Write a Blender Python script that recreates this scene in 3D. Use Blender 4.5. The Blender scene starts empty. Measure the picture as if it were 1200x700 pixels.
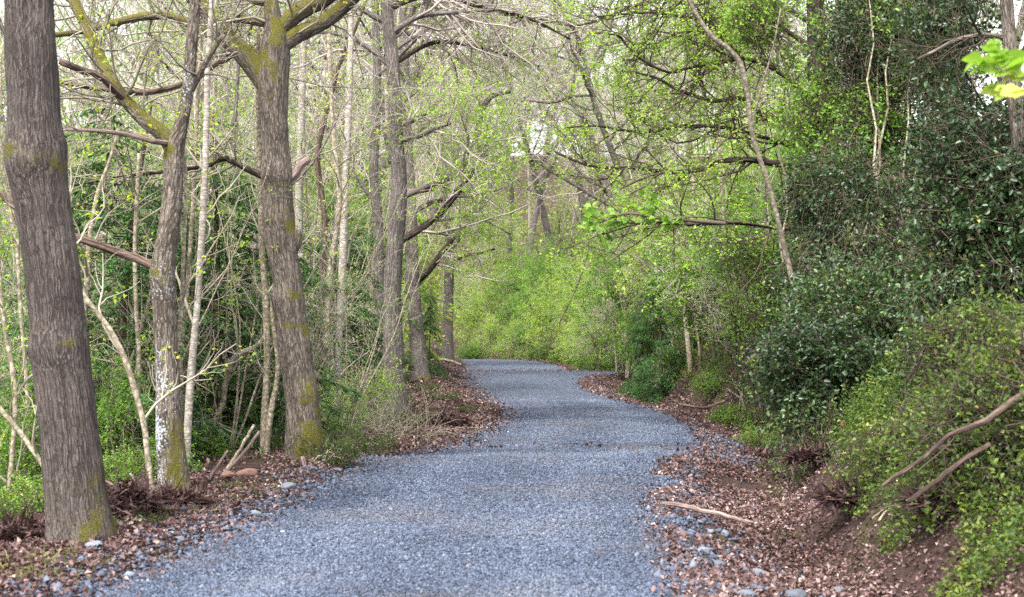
import bpy, math
import numpy as np
from mathutils import Matrix, Vector

R = math.radians
scene = bpy.context.scene
C = scene.collection
F_PX, HORIZON, CAM_H = 1800.0, 390.0, 1.5
PITCH = math.atan((HORIZON - 350.0) / F_PX)

# ------------------------------------------------------------------ noise
def _hash(ix, iy, iz):
    h = (ix.astype(np.int64) * 374761393 + iy.astype(np.int64) * 668265263 + iz.astype(np.int64) * 2147483647) & 0xFFFFFFFF
    h = ((h ^ (h >> 13)) * 1274126177) & 0xFFFFFFFF
    h = ((h ^ (h >> 16)) * 2246822519) & 0xFFFFFFFF
    return ((h ^ (h >> 15)) & 0xFFFFFF) / float(0xFFFFFF)

def vnoise(p):
    p = np.asarray(p, float)
    i = np.floor(p); f = p - i; f = f * f * (3 - 2 * f)
    ix, iy, iz = i[..., 0], i[..., 1], i[..., 2]
    out = 0
    for a in (0, 1):
        for b in (0, 1):
            for c in (0, 1):
                w = (f[..., 0] if a else 1 - f[..., 0]) * (f[..., 1] if b else 1 - f[..., 1]) * (f[..., 2] if c else 1 - f[..., 2])
                out = out + w * _hash(ix + a, iy + b, iz + c)
    return out * 2 - 1

def n2(x, y, s, seed=0.0):
    x = np.asarray(x, float); y = np.asarray(y, float)
    return vnoise(np.stack([x * s + 13.7 * seed, y * s - 7.1 * seed, np.zeros_like(x) + 3.3 * seed + .5], -1))

def sstep(x, a, b):
    t = np.clip((np.asarray(x, float) - a) / (b - a), 0, 1)
    return t * t * (3 - 2 * t)

# ------------------------------------------------------------------ camera mapping: a point seen at pixel (u, v) of the 1200x700 photo, y metres ahead
def P(u, v, y):
    a = (u - 600.0) / F_PX; b = (350.0 - v) / F_PX
    c, s = math.cos(PITCH), math.sin(PITCH)
    dy = c - b * s; dz = s + b * c
    k = y / dy
    return np.array([a * k, y, CAM_H + dz * k])

# ------------------------------------------------------------------ terrain
#        y     path z   left x   right x
ROAD = np.array([
    (-40,   .00, -2.90,  .90), (3,   .00, -2.70,  .75), (8.7, .00, -2.36, 1.02), (10.8, .00, -2.12, 1.13), (13.5, .00, -1.95, 1.29),
    (15.0, .03, -1.76, 1.44), (16.2, .06, -1.64, 1.58), (17.4, .07, -1.50, 1.80), (19.6, -.06, -1.02, 2.38), (21.8, -.10, -.58, 2.72), (24.6, -.05, -.16, 2.96),
    (27, .00, .02, 2.92), (30, .0, -.02, 2.80), (34, .0, -.35, 2.38), (38.6, .0, -.80, 2.05), (45, .02, -1.22, 2.05),
    (49, .12, -1.50, 2.60), (52, .14, -1.75, 4.60), (56, .10, -1.90, 4.3), (58, -.04, -1.95, 2.9), (62, -.06, -2.05, 2.45), (70, .02, -2.30, 2.20), (77, .06, -2.55, 1.50),
    (83, .02, -3.4, .6), (90, -.1, -5.5, -1.2), (100, -.2, -10., -5.0), (120, -.3, -24., -17.), (260, 0, -160, -150)])
def road(y):
    y = np.asarray(y, float)
    return np.interp(y, ROAD[:, 0], ROAD[:, 1]), np.interp(y, ROAD[:, 0], ROAD[:, 2]), np.interp(y, ROAD[:, 0], ROAD[:, 3])

def ground(x, y):
    x = np.asarray(x, float); y = np.asarray(y, float)
    zp, L, Rr = road(y)
    e = L - x; g = x - Rr
    z = zp.copy() if isinstance(zp, np.ndarray) else zp
    z = z + 0 * x
    # west verge, then the wood falls away
    verge = .04 * sstep(e, 0, .35) + np.interp(y, [0, 12, 25, 38, 68, 90], [.0, .0, .05, .28, .36, .3]) * sstep(e, .2, 1.3)
    verge = verge - (1.5 * sstep(e, 1.5, 4.2) + 1.2 * sstep(e, 4.0, 14)) * np.interp(y, [0, 40, 70, 100], [1, 1, .7, .3])
    z = z + np.where(e > 0, verge, 0)
    # east: ditch, cut bank, slope
    wob = .25 * n2(y * 1.0, y * 0, .23, 3) + .12 * n2(y, x * .4, .9, 4)
    gg = g + wob * sstep(g, .5, 1.2)
    bank = -.22 * sstep(gg, .1, 1.0) * (1 - sstep(gg, 1.2, 1.8)) + np.interp(y, [0, 14, 20, 60, 100], [1.0, 1.05, 1.4, 1.2, 1.4]) * sstep(gg, 1.25, 2.9) + .22 * np.clip(gg - 2.4, 0, 22)
    z = z + np.where(g > 0, bank, 0)
    # far hillside
    z = z + 22 * sstep(y, 100, 240) + 4 * sstep(np.abs(x), 30, 90)
    # roughness
    rough = sstep(np.maximum(e, g), -.1, .5)
    z = z + rough * (.05 * n2(x, y, 1.3, 1) + .025 * n2(x, y, 4.1, 2) + .012 * n2(x, y, 11, 5) + .25 * n2(x, y, .16, 6) * sstep(np.maximum(e, g - 1), 2, 8))
    z = z + (1 - rough) * (.022 * n2(x, y, .8, 7) + .008 * n2(x, y, 3.5, 8))
    return z

def gz(x, y):
    return float(ground(np.array([x]), np.array([y]))[0])

# ------------------------------------------------------------------ mesh building
class MB:
    def __init__(s):
        s.v = []; s.f3 = []; s.f4 = []; s.n = 0
        s.bk = []; s.moss = []; s.tint = []; s.has = set()
    def add(s, v, f3=None, f4=None, bk=None, moss=None, tint=None):
        v = np.asarray(v, np.float32).reshape(-1, 3); m = len(v)
        s.v.append(v)
        if f3 is not None and len(f3): s.f3.append(np.asarray(f3, np.int64) + s.n)
        if f4 is not None and len(f4): s.f4.append(np.asarray(f4, np.int64) + s.n)
        s.bk.append(np.zeros((m, 3), np.float32) if bk is None else np.asarray(bk, np.float32).reshape(-1, 3))
        s.moss.append(np.zeros(m, np.float32) if moss is None else np.broadcast_to(np.asarray(moss, np.float32).ravel(), (m,)))
        s.tint.append(np.full(m, .5, np.float32) if tint is None else np.broadcast_to(np.asarray(tint, np.float32).ravel(), (m,)))
        if bk is not None: s.has.add('bk'); s.has.add('moss')
        if tint is not None: s.has.add('tint')
        s.n += m
    def mesh(s, name, mat, origin=(0, 0, 0), smooth=True):
        v = np.concatenate(s.v) - np.asarray(origin, np.float32)
        f3 = np.concatenate(s.f3) if s.f3 else np.zeros((0, 3), np.int64)
        f4 = np.concatenate(s.f4) if s.f4 else np.zeros((0, 4), np.int64)
        me = bpy.data.meshes.new(name)
        me.vertices.add(len(v)); me.vertices.foreach_set('co', v.astype(np.float32).ravel())
        nl = f3.size + f4.size; npoly = len(f3) + len(f4)
        me.loops.add(nl); me.polygons.add(npoly)
        me.loops.foreach_set('vertex_index', np.concatenate([f3.ravel(), f4.ravel()]).astype(np.int32))
        st = np.concatenate([np.arange(len(f3)) * 3, f3.size + np.arange(len(f4)) * 4]).astype(np.int32)
        me.polygons.foreach_set('loop_start', st)
        if smooth: me.polygons.foreach_set('use_smooth', np.ones(npoly, bool))
        if 'bk' in s.has:
            a = me.attributes.new('bk', 'FLOAT_VECTOR', 'POINT'); a.data.foreach_set('vector', np.concatenate(s.bk).ravel())
            a = me.attributes.new('moss', 'FLOAT', 'POINT'); a.data.foreach_set('value', np.concatenate(s.moss).astype(np.float32))
        if 'tint' in s.has:
            a = me.attributes.new('tint', 'FLOAT', 'POINT'); a.data.foreach_set('value', np.concatenate(s.tint).astype(np.float32))
        me.update(calc_edges=True)
        me.materials.append(mat)
        return me

def link(name, me, parent=None):
    o = bpy.data.objects.new(name, me); C.objects.link(o)
    if parent is not None: o.parent = parent
    return o

def build(mb, name, mat, parent=None, smooth=True):
    org = np.zeros(3) if parent is None else np.array(parent['_org'])
    return link(name, mb.mesh(name, mat, org, smooth), parent)

def tag(o, label, cat, group=None, kind=None):
    if label: o['label'] = label
    if cat: o['category'] = cat
    if group: o['group'] = group
    if kind: o['kind'] = kind
    return o

EMPTIES = []
def thing(name, label, cat, loc, group=None):
    o = bpy.data.objects.new(name, None); C.objects.link(o)
    o.location = tuple(float(c) for c in loc); o['_org'] = [float(c) for c in loc]
    o.empty_display_size = .2
    EMPTIES.append(o)
    return tag(o, label, cat, group)

def single(mb, name, mat, loc, label, cat, group=None, smooth=True):
    o = link(name, mb.mesh(name, mat, loc, smooth)); o.location = tuple(float(c) for c in loc)
    return tag(o, label, cat, group)

def copy_tree(src, loc, rot, sc, label, group=None):
    r = src.copy(); C.objects.link(r)
    r.location = loc; r.rotation_euler = rot; r.scale = (sc, sc, sc) if np.isscalar(sc) else sc
    r['label'] = label
    if group: r['group'] = group
    for ch in list(src.children):
        c = ch.copy(); C.objects.link(c); c.parent = r
    EMPTIES.append(r)
    return r

def norm(a):
    return a / np.maximum(np.linalg.norm(a, axis=-1, keepdims=True), 1e-9)

# ------------------------------------------------------------------ tubes: Pp (N,K,3), rad (N,K)
def tubes(mb, Pp, rad, S=5, moss=0., tint=None, cap=False):
    Pp = np.asarray(Pp, float); N, K, _ = Pp.shape
    if N == 0: return
    T = norm(np.gradient(Pp, axis=1))
    ref = np.where(np.abs(T[:, :1, 2:3]) > .9, np.array([1., 0, 0]), np.array([0, 0, 1.]))
    ref = np.broadcast_to(ref, T.shape)
    U = norm(np.cross(T, ref)); V = np.cross(T, U)
    a = np.arange(S) / S * 2 * math.pi
    ring = Pp[:, :, None, :] + rad[:, :, None, None] * (np.cos(a)[None, None, :, None] * U[:, :, None, :] + np.sin(a)[None, None, :, None] * V[:, :, None, :])
    idx = np.arange(N * K * S).reshape(N, K, S)
    q = np.stack([idx[:, :-1, :], np.roll(idx, -1, 2)[:, :-1, :], np.roll(idx, -1, 2)[:, 1:, :], idx[:, 1:, :]], -1).reshape(-1, 4)
    seg = np.linalg.norm(np.diff(Pp, axis=1), axis=-1); Ln = np.concatenate([np.zeros((N, 1)), np.cumsum(seg, 1)], 1)
    bk = np.stack([np.broadcast_to(rad[:, :, None] * np.cos(a), (N, K, S)), np.broadcast_to(rad[:, :, None] * np.sin(a), (N, K, S)), np.broadcast_to(Ln[:, :, None] + np.arange(N)[:, None, None] * 3.7, (N, K, S))], -1)
    up = (ring - Pp[:, :, None, :])[..., 2] / np.maximum(rad[:, :, None], 1e-6)
    ms = np.clip(np.asarray(moss) * (up * .9 + .25), 0, 1) if np.ndim(moss) == 0 else moss
    tn = None if tint is None else np.repeat(np.asarray(tint, float), K * S)
    f3 = None
    if cap:
        e = idx[:, -1, :]; f3 = np.stack([np.repeat(e[:, :1], S - 2, 1), e[:, 1:-1], e[:, 2:]], -1).reshape(-1, 3)
    mb.add(ring, f3=f3, f4=q, bk=bk, moss=np.broadcast_to(ms, (N, K, S)).ravel(), tint=tn)

def grow(rng, p0, d0, L, r0, K=5, wander=.15, grav=0., tip=.35):
    N = len(p0); Pp = np.zeros((N, K, 3)); Pp[:, 0] = p0; d = norm(np.asarray(d0, float)); st = (np.asarray(L) / (K - 1))[:, None]
    for k in range(1, K):
        d = norm(d + wander * rng.normal(size=(N, 3)) + np.array([0, 0, grav]))
        Pp[:, k] = Pp[:, k - 1] + d * st
    rad = np.asarray(r0)[:, None] * np.linspace(1, tip, K)[None, :]
    return Pp, rad

def sample_on(rng, Pp, rad, n, t0=.2, t1=1.):
    N, K, _ = Pp.shape
    lens = np.linalg.norm(np.diff(Pp, axis=1), axis=-1).sum(1)
    i = rng.choice(N, n, p=lens / lens.sum()); t = (t0 + (t1 - t0) * rng.random(n)) * (K - 1)
    k = np.minimum(t.astype(int), K - 2); f = (t - k)[:, None]
    p = Pp[i, k] * (1 - f) + Pp[i, k + 1] * f
    tan = norm(Pp[i, k + 1] - Pp[i, k])
    r = rad[i, k] * (1 - f[:, 0]) + rad[i, k + 1] * f[:, 0]
    return p, tan, r, t / (K - 1), lens[i]

def split_dirs(rng, tan, a0, a1):
    n = len(tan); perp = norm(np.cross(tan, rng.normal(size=(n, 3)))); a = np.radians(a0 + (a1 - a0) * rng.random(n))[:, None]
    return tan * np.cos(a) + perp * np.sin(a)

def sprout(rng, Pp, rad, n, l0, l1, ang=(30, 70), K=5, wander=.2, grav=.03, rmax=.6, rmin=.002, t0=.2, rel=False, taper=True):
    p, tan, r, t, pl = sample_on(rng, Pp, rad, n, t0, 1.)
    L = (l0 + (l1 - l0) * rng.random(n))
    if rel: L = L * pl
    if taper: L = L * (1.15 - .6 * t)
    r0 = np.maximum(np.minimum(r * rmax, .012 * L + .0015), rmin)
    return grow(rng, p, split_dirs(rng, tan, *ang), L, r0, K, wander, grav)

# ------------------------------------------------------------------ leaves
def leaves(mb, rng, pos, size, up=.6, out=None, aspect=.6, fold=.25, tint=None, droop=0., hexa=False):
    n = len(pos)
    if n == 0: return
    nrm = norm(rng.normal(size=(n, 3)) + np.array([0, 0, up * 2.2]))
    d = rng.normal(size=(n, 3)) if out is None else out + .7 * rng.normal(size=(n, 3))
    d = d + np.array([0, 0, -droop]); d = norm(d - nrm * (d * nrm).sum(1, keepdims=True)); s = np.cross(nrm, d)
    sz = (np.asarray(size) * np.ones(n))[:, None]
    b = pos; up_ = nrm * fold * sz
    if hexa:
        w = aspect * .5 * sz
        vs = np.stack([b, b + d * .3 * sz + s * w * .95 + up_ * .8, b + d * .68 * sz + s * w * .8 + up_ * .7, b + d * sz - up_ * .25,
                       b + d * .68 * sz - s * w * .8 + up_ * .7, b + d * .3 * sz - s * w * .95 + up_ * .8], 1)
        i = np.arange(n)[:, None] * 6
        f4 = np.concatenate([i + np.array([0, 1, 2, 3]), i + np.array([0, 3, 4, 5])])
        m = 6; f3 = None
    else:
        vs = np.stack([b, b + d * .45 * sz + s * aspect * .5 * sz + up_, b + d * sz, b + d * .45 * sz - s * aspect * .5 * sz + up_], 1)
        i = np.arange(n)[:, None] * 4
        f3 = np.concatenate([i + np.array([0, 1, 2]), i + np.array([0, 2, 3])]); f4 = None; m = 4
    t = rng.random(n) if tint is None else np.clip(tint, 0, 1)
    mb.add(vs.reshape(-1, 3), f3=f3, f4=f4, tint=np.repeat(t, m))

def strips(mb, rng, p, d, L, w, tint=None):
    """needle sprays: narrow pointed blades"""
    n = len(p); d = norm(d); s = norm(np.cross(d, rng.normal(size=(n, 3)) * .35 + np.array([0, 0, 1.]))); L = np.asarray(L)[:, None]; w = np.asarray(w)[:, None]
    vs = np.stack([p, p + d * L * .35 + s * w * .5, p + d * L + np.array([0, 0, -.08]) * L, p + d * L * .35 - s * w * .5], 1)
    i = np.arange(n)[:, None] * 4
    t = rng.random(n) if tint is None else tint
    mb.add(vs.reshape(-1, 3), f4=i + np.array([0, 1, 2, 3]), tint=np.repeat(t, 4))

# ------------------------------------------------------------------ materials
def new_mat(name):
    m = bpy.data.materials.new(name); m.use_nodes = True
    nt = m.node_tree; nt.nodes.clear()
    return m, nt
def N(nt, t, **kw):
    n = nt.nodes.new(t)
    for k, v in kw.items():
        if k in n.inputs: n.inputs[k].default_value = v
        else: setattr(n, k, v)
    return n
def ramp(nt, stops, fac):
    r = nt.nodes.new('ShaderNodeValToRGB'); e = r.color_ramp.elements
    while len(e) < len(stops): e.new(.5)
    for i, (p, c) in enumerate(stops): e[i].position = p; e[i].color = (*c, 1)
    nt.links.new(fac, r.inputs[0]); return r.outputs[0]
def mapr(nt, val, a, b, c=0., d=1.):
    m = N(nt, 'ShaderNodeMapRange', clamp=True); m.inputs[1].default_value = a; m.inputs[2].default_value = b; m.inputs[3].default_value = c; m.inputs[4].default_value = d
    nt.links.new(val, m.inputs[0]); return m.outputs[0]
def mixc(nt, f, a, b):
    m = N(nt, 'ShaderNodeMix', data_type='RGBA')
    if isinstance(f, float): m.inputs[0].default_value = f
    else: nt.links.new(f, m.inputs[0])
    for k, x in ((6, a), (7, b)):
        if isinstance(x, tuple): m.inputs[k].default_value = (*x, 1)
        else: nt.links.new(x, m.inputs[k])
    return m.outputs[2]
def mth(nt, op, a, b=None):
    m = N(nt, 'ShaderNodeMath', operation=op)
    for k, x in ((0, a), (1, b)):
        if x is None: continue
        if isinstance(x, (int, float)): m.inputs[k].default_value = x
        else: nt.links.new(x, m.inputs[k])
    return m.outputs[0]
def attr(nt, name):
    a = N(nt, 'ShaderNodeAttribute'); a.attribute_name = name; return a
def noise(nt, vec, scale, detail=3., rough=.55):
    n = N(nt, 'ShaderNodeTexNoise', Scale=scale, Detail=detail, Roughness=rough); nt.links.new(vec, n.inputs['Vector']); return n.outputs['Fac']
def finish(nt, col, rough=.9, bump=None, bstr=.5, bdist=.01, spec=.25):
    p = N(nt, 'ShaderNodeBsdfPrincipled', Roughness=rough); p.inputs['Specular IOR Level'].default_value = spec
    if isinstance(col, tuple): p.inputs['Base Color'].default_value = (*col, 1)
    else: nt.links.new(col, p.inputs['Base Color'])
    if bump is not None:
        b = N(nt, 'ShaderNodeBump', Strength=bstr, Distance=bdist); nt.links.new(bump, b.inputs['Height']); nt.links.new(b.outputs[0], p.inputs['Normal'])
    o = N(nt, 'ShaderNodeOutputMaterial'); nt.links.new(p.outputs[0], o.inputs[0]); return p

def bark_mat(name, dark, light, ridge=26., stretch=.16, moss_c=((.055, .055, .012), (.17, .15, .03)), lichen=0., bdist=.02):
    m, nt = new_mat(name)
    a = attr(nt, 'bk'); ms = attr(nt, 'moss').outputs['Fac']
    mp = N(nt, 'ShaderNodeMapping'); mp.inputs['Scale'].default_value = (1, 1, stretch); nt.links.new(a.outputs['Vector'], mp.inputs[0])
    wob = N(nt, 'ShaderNodeTexNoise', Scale=6., Detail=2.); nt.links.new(a.outputs['Vector'], wob.inputs['Vector'])
    vm = N(nt, 'ShaderNodeVectorMath', operation='MULTIPLY_ADD'); nt.links.new(wob.outputs['Color'], vm.inputs[0]); vm.inputs[1].default_value = (.05, .05, .05); nt.links.new(mp.outputs[0], vm.inputs[2])
    vo = N(nt, 'ShaderNodeTexVoronoi', Scale=ridge, feature='DISTANCE_TO_EDGE'); nt.links.new(vm.outputs[0], vo.inputs['Vector'])
    rid = mapr(nt, vo.outputs['Distance'], .0, .4)
    n1 = noise(nt, mp.outputs[0], ridge * 1.6, 6., .7); n0 = noise(nt, a.outputs['Vector'], 2.3, 3.); nf = noise(nt, a.outputs['Vector'], 70, 4., .7)
    mp2 = N(nt, 'ShaderNodeMapping'); mp2.inputs['Scale'].default_value = (1, 1, stretch * 2.4); nt.links.new(vm.outputs[0], mp2.inputs[0])
    vo2 = N(nt, 'ShaderNodeTexVoronoi', Scale=ridge * .55, feature='DISTANCE_TO_EDGE'); nt.links.new(mp2.outputs[0], vo2.inputs['Vector'])
    h = mth(nt, 'ADD', mth(nt, 'ADD', mth(nt, 'MULTIPLY', rid, .36), mth(nt, 'MULTIPLY', mapr(nt, vo2.outputs['Distance'], 0., .18), .22)), mth(nt, 'MULTIPLY', n1, .65))
    col = ramp(nt, [(.2, dark), (.55, tuple(.5 * (x + y) for x, y in zip(dark, light))), (.95, light)], mth(nt, 'ADD', mth(nt, 'MULTIPLY', mth(nt, 'SUBTRACT', h, .28), 1.22), mth(nt, 'MULTIPLY', mth(nt, 'SUBTRACT', n0, .5), .7)))
    if lichen > 0:
        nl = noise(nt, a.outputs['Vector'], 48, 4., .62); lt = attr(nt, 'tint').outputs['Fac']; np_ = noise(nt, a.outputs['Vector'], 1.6, 2.)
        lf = mapr(nt, mth(nt, 'ADD', mth(nt, 'ADD', nl, mth(nt, 'MULTIPLY', lt, .32)), mth(nt, 'MULTIPLY', mth(nt, 'SUBTRACT', np_, .5), .6)), .68 - lichen, .72 - lichen)
        col = mixc(nt, lf, col, (.42, .45, .48))
    mf = mapr(nt, mth(nt, 'ADD', mth(nt, 'MULTIPLY', ms, 1.05), mth(nt, 'MULTIPLY', mth(nt, 'SUBTRACT', noise(nt, a.outputs['Vector'], 11, 6., .72), .5), 2.6)), .40, 1.05)
    col = mixc(nt, mf, col, ramp(nt, [(.3, moss_c[0]), (.75, moss_c[1])], nf))
    hh = mth(nt, 'ADD', mth(nt, 'MULTIPLY', h, mth(nt, 'SUBTRACT', 1., mth(nt, 'MULTIPLY', mf, .7))), mth(nt, 'MULTIPLY', mf, mth(nt, 'MULTIPLY', nf, .9)))
    finish(nt, col, .93, hh, 1., bdist, .15)
    return m

def leaf_mat(name, stops, rough=.5, spec=.4, trans=.4, tcol=1.6):
    m, nt = new_mat(name)
    t = attr(nt, 'tint').outputs['Fac']
    col = ramp(nt, stops, t)
    p = N(nt, 'ShaderNodeBsdfPrincipled', Roughness=rough); p.inputs['Specular IOR Level'].default_value = spec; nt.links.new(col, p.inputs['Base Color'])
    o = N(nt, 'ShaderNodeOutputMaterial')
    if trans > 0:
        tr = N(nt, 'ShaderNodeBsdfTranslucent'); mu = N(nt, 'ShaderNodeMix', data_type='RGBA', blend_type='MULTIPLY'); mu.inputs[0].default_value = 1.
        nt.links.new(col, mu.inputs[6]); mu.inputs[7].default_value = (tcol, tcol, tcol * .55, 1); nt.links.new(mu.outputs[2], tr.inputs[0])
        mx = N(nt, 'ShaderNodeMixShader', Fac=trans); nt.links.new(p.outputs[0], mx.inputs[1]); nt.links.new(tr.outputs[0], mx.inputs[2]); nt.links.new(mx.outputs[0], o.inputs[0])
    else: nt.links.new(p.outputs[0], o.inputs[0])
    return m

def twig_mat(name, a, b):
    m, nt = new_mat(name)
    t = attr(nt, 'bk').outputs['Vector']
    oi = N(nt, 'ShaderNodeObjectInfo')
    col = ramp(nt, [(.3, a), (.7, b)], mth(nt, 'ADD', mth(nt, 'MULTIPLY', noise(nt, t, 1.7, 2.), .75), mth(nt, 'MULTIPLY', oi.outputs['Random'], .25)))
    finish(nt, col, .85, noise(nt, t, 60, 2.), .4, .004, .2)
    return m

M = {}
M['oak'] = bark_mat('grey_oak_bark', (.05, .041, .037), (.205, .17, .15), 60, .085, bdist=.03)
M['mossy'] = bark_mat('mossy_oak_bark', (.06, .049, .041), (.28, .235, .195), 46, .18, lichen=.0)
M['lichen'] = bark_mat('lichen_bark', (.06, .049, .04), (.31, .26, .21), 40, .25, lichen=.03)
M['far_oak'] = bark_mat('far_oak_bark', (.07, .06, .054), (.27, .232, .21), 40, .2)
M['dark_limb'] = bark_mat('dark_limb_bark', (.018, .013, .011), (.10, .075, .06), 22, .2)
M['pale'] = bark_mat('pale_sapling_bark', (.17, .14, .10), (.52, .46, .35), 18, .8, bdist=.006, moss_c=((.09, .09, .03), (.2, .19, .07)))
M['hazelbark'] = bark_mat('dull_sapling_bark', (.09, .075, .055), (.30, .26, .20), 18, .8, bdist=.006)
M['birch'] = bark_mat('birch_bark', (.22, .19, .16), (.58, .53, .46), 12, 1.6, bdist=.005)
M['dead'] = bark_mat('dead_wood', (.05, .034, .028), (.23, .16, .13), 30, .12)
M['deadpale'] = bark_mat('bare_dead_wood', (.14, .10, .088), (.42, .32, .28), 30, .1)
M['twig_pale'] = twig_mat('pale_twigs', (.135, .118, .085), (.38, .34, .265))
M['twig_pink'] = twig_mat('pinkish_twigs', (.20, .165, .15), (.52, .44, .41))
M['twig_dark'] = twig_mat('dark_twigs', (.03, .023, .018), (.12, .09, .065))
M['lime'] = leaf_mat('lime_young_leaves', [(0, (.13, .25, .035)), (.45, (.24, .38, .06)), (.8, (.35, .46, .085)), (1, (.44, .43, .10))], .55, .3, .45)
M['yellow'] = leaf_mat('yellow_young_leaves', [(0, (.20, .30, .04)), (.6, (.33, .42, .06)), (1, (.48, .45, .08))], .55, .3, .5)
M['bright'] = leaf_mat('bright_green_leaves', [(0, (.08, .17, .028)), (.5, (.15, .28, .045)), (.85, (.24, .37, .06)), (1, (.36, .40, .08))], .5, .35, .45)
M['mid'] = leaf_mat('mid_green_leaves', [(0, (.025, .06, .012)), (.5, (.06, .12, .022)), (.85, (.12, .19, .035)), (.95, (.22, .23, .05)), (1, (.30, .14, .04))], .5, .35, .4)
M['bramble'] = leaf_mat('bramble_leaves', [(0, (.03, .06, .014)), (.4, (.085, .135, .028)), (.75, (.19, .25, .05)), (.93, (.30, .31, .09)), (1, (.28, .15, .06))], .55, .3, .4)
M['sage'] = leaf_mat('pale_grey_green_leaves', [(0, (.14, .20, .10)), (.6, (.26, .33, .19)), (1, (.34, .38, .20))], .6, .3, .45)
M['holly'] = leaf_mat('glossy_holly_leaves', [(0, (.016, .034, .014)), (.45, (.036, .074, .026)), (.8, (.07, .125, .036)), (.93, (.15, .22, .045)), (1, (.27, .28, .07))], .38, .5, .25)
M['needle'] = leaf_mat('conifer_needles', [(0, (.018, .05, .016)), (.5, (.042, .11, .03)), (.9, (.08, .17, .042)), (1, (.14, .22, .05))], .6, .25, .3)
M['litter'] = leaf_mat('dry_leaf_litter', [(0, (.034, .019, .018)), (.35, (.092, .052, .049)), (.7, (.18, .112, .105)), (.93, (.31, .22, .205)), (1, (.46, .37, .33))], .75, .25, .12, 1.2)
M['bracken'] = leaf_mat('dead_bracken', [(0, (.03, .016, .017)), (.6, (.075, .042, .042)), (1, (.16, .10, .09))], .8, .2, .1)
M['grass'] = leaf_mat('bank_grass', [(0, (.06, .09, .02)), (.5, (.12, .15, .035)), (.85, (.22, .21, .08)), (1, (.30, .24, .13))], .6, .3, .35)

def ground_mat():
    m, nt = new_mat('woodland_soil')
    g = N(nt, 'ShaderNodeNewGeometry').outputs['Position']
    n1 = noise(nt, g, 1.1, 4.); n2_ = noise(nt, g, 14., 5., .65); n3 = noise(nt, g, 55., 4., .7)
    col = ramp(nt, [(.25, (.016, .010, .009)), (.5, (.05, .031, .027)), (.75, (.115, .075, .066))], mth(nt, 'ADD', mth(nt, 'MULTIPLY', n2_, .5), mth(nt, 'MULTIPLY', n3, .5)))
    gr = mapr(nt, n1, .52, .68); col = mixc(nt, mth(nt, 'MULTIPLY', gr, .55), col, (.06, .075, .02))
    finish(nt, col, .95, mth(nt, 'ADD', n2_, mth(nt, 'MULTIPLY', n3, .5)), .9, .04, .1)
    return m
M['soil'] = ground_mat()
def gravel_mat():
    m, nt = new_mat('blue_grey_gravel')
    g = N(nt, 'ShaderNodeNewGeometry').outputs['Position']
    v1 = N(nt, 'ShaderNodeTexVoronoi', Scale=26.); nt.links.new(g, v1.inputs['Vector'])
    v2 = N(nt, 'ShaderNodeTexVoronoi', Scale=60.); nt.links.new(g, v2.inputs['Vector'])
    s1 = N(nt, 'ShaderNodeSeparateColor'); nt.links.new(v1.outputs['Color'], s1.inputs[0]); s2 = N(nt, 'ShaderNodeSeparateColor'); nt.links.new(v2.outputs['Color'], s2.inputs[0])
    f = mth(nt, 'ADD', mth(nt, 'MULTIPLY', s1.outputs[0], .6), mth(nt, 'MULTIPLY', s2.outputs[1], .4))
    col = ramp(nt, [(.1, (.020, .027, .046)), (.45, (.058, .073, .11)), (.75, (.101, .122, .173)), (.95, (.17, .19, .235))], f)
    br = mapr(nt, noise(nt, g, .7, 5., .6), .56, .74); col = mixc(nt, mth(nt, 'MULTIPLY', br, .35), col, (.13, .11, .12))
    h = mth(nt, 'SUBTRACT', 1., mth(nt, 'ADD', v1.outputs['Distance'], mth(nt, 'MULTIPLY', v2.outputs['Distance'], .5)))
    finish(nt, col, .85, h, .9, .03, .3)
    return m
M['gravel'] = gravel_mat()
def stone_mat(name, stops, rough=.8, dirt=False):
    m, nt = new_mat(name); g = N(nt, 'ShaderNodeNewGeometry').outputs['Position']
    t = attr(nt, 'tint').outputs['Fac']
    col = ramp(nt, stops, mth(nt, 'ADD', t, mth(nt, 'MULTIPLY', mth(nt, 'SUBTRACT', noise(nt, g, 60, 3.), .5), .35)))
    if dirt:
        br = mapr(nt, noise(nt, g, .55, 6., .62), .50, .70); col = mixc(nt, mth(nt, 'MULTIPLY', br, .42), col, (.10, .085, .08))
    finish(nt, col, rough, noise(nt, g, 90, 3.), .4, .006, .3); return m
M['chip'] = stone_mat('gravel_chips', [(.03, (.017, .022, .035)), (.4, (.054, .069, .106)), (.75, (.10, .121, .171)), (.985, (.155, .172, .205))], dirt=True)
M['rock'] = stone_mat('grey_stone', [(.1, (.035, .04, .05)), (.5, (.10, .11, .135)), (.9, (.21, .225, .26))])
M['white_rock'] = stone_mat('white_stone', [(.1, (.5, .5, .5)), (.9, (.8, .8, .8))])
M['rust_rock'] = stone_mat('rusty_brown_stone', [(.1, (.14, .075, .055)), (.9, (.30, .18, .14))])

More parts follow.
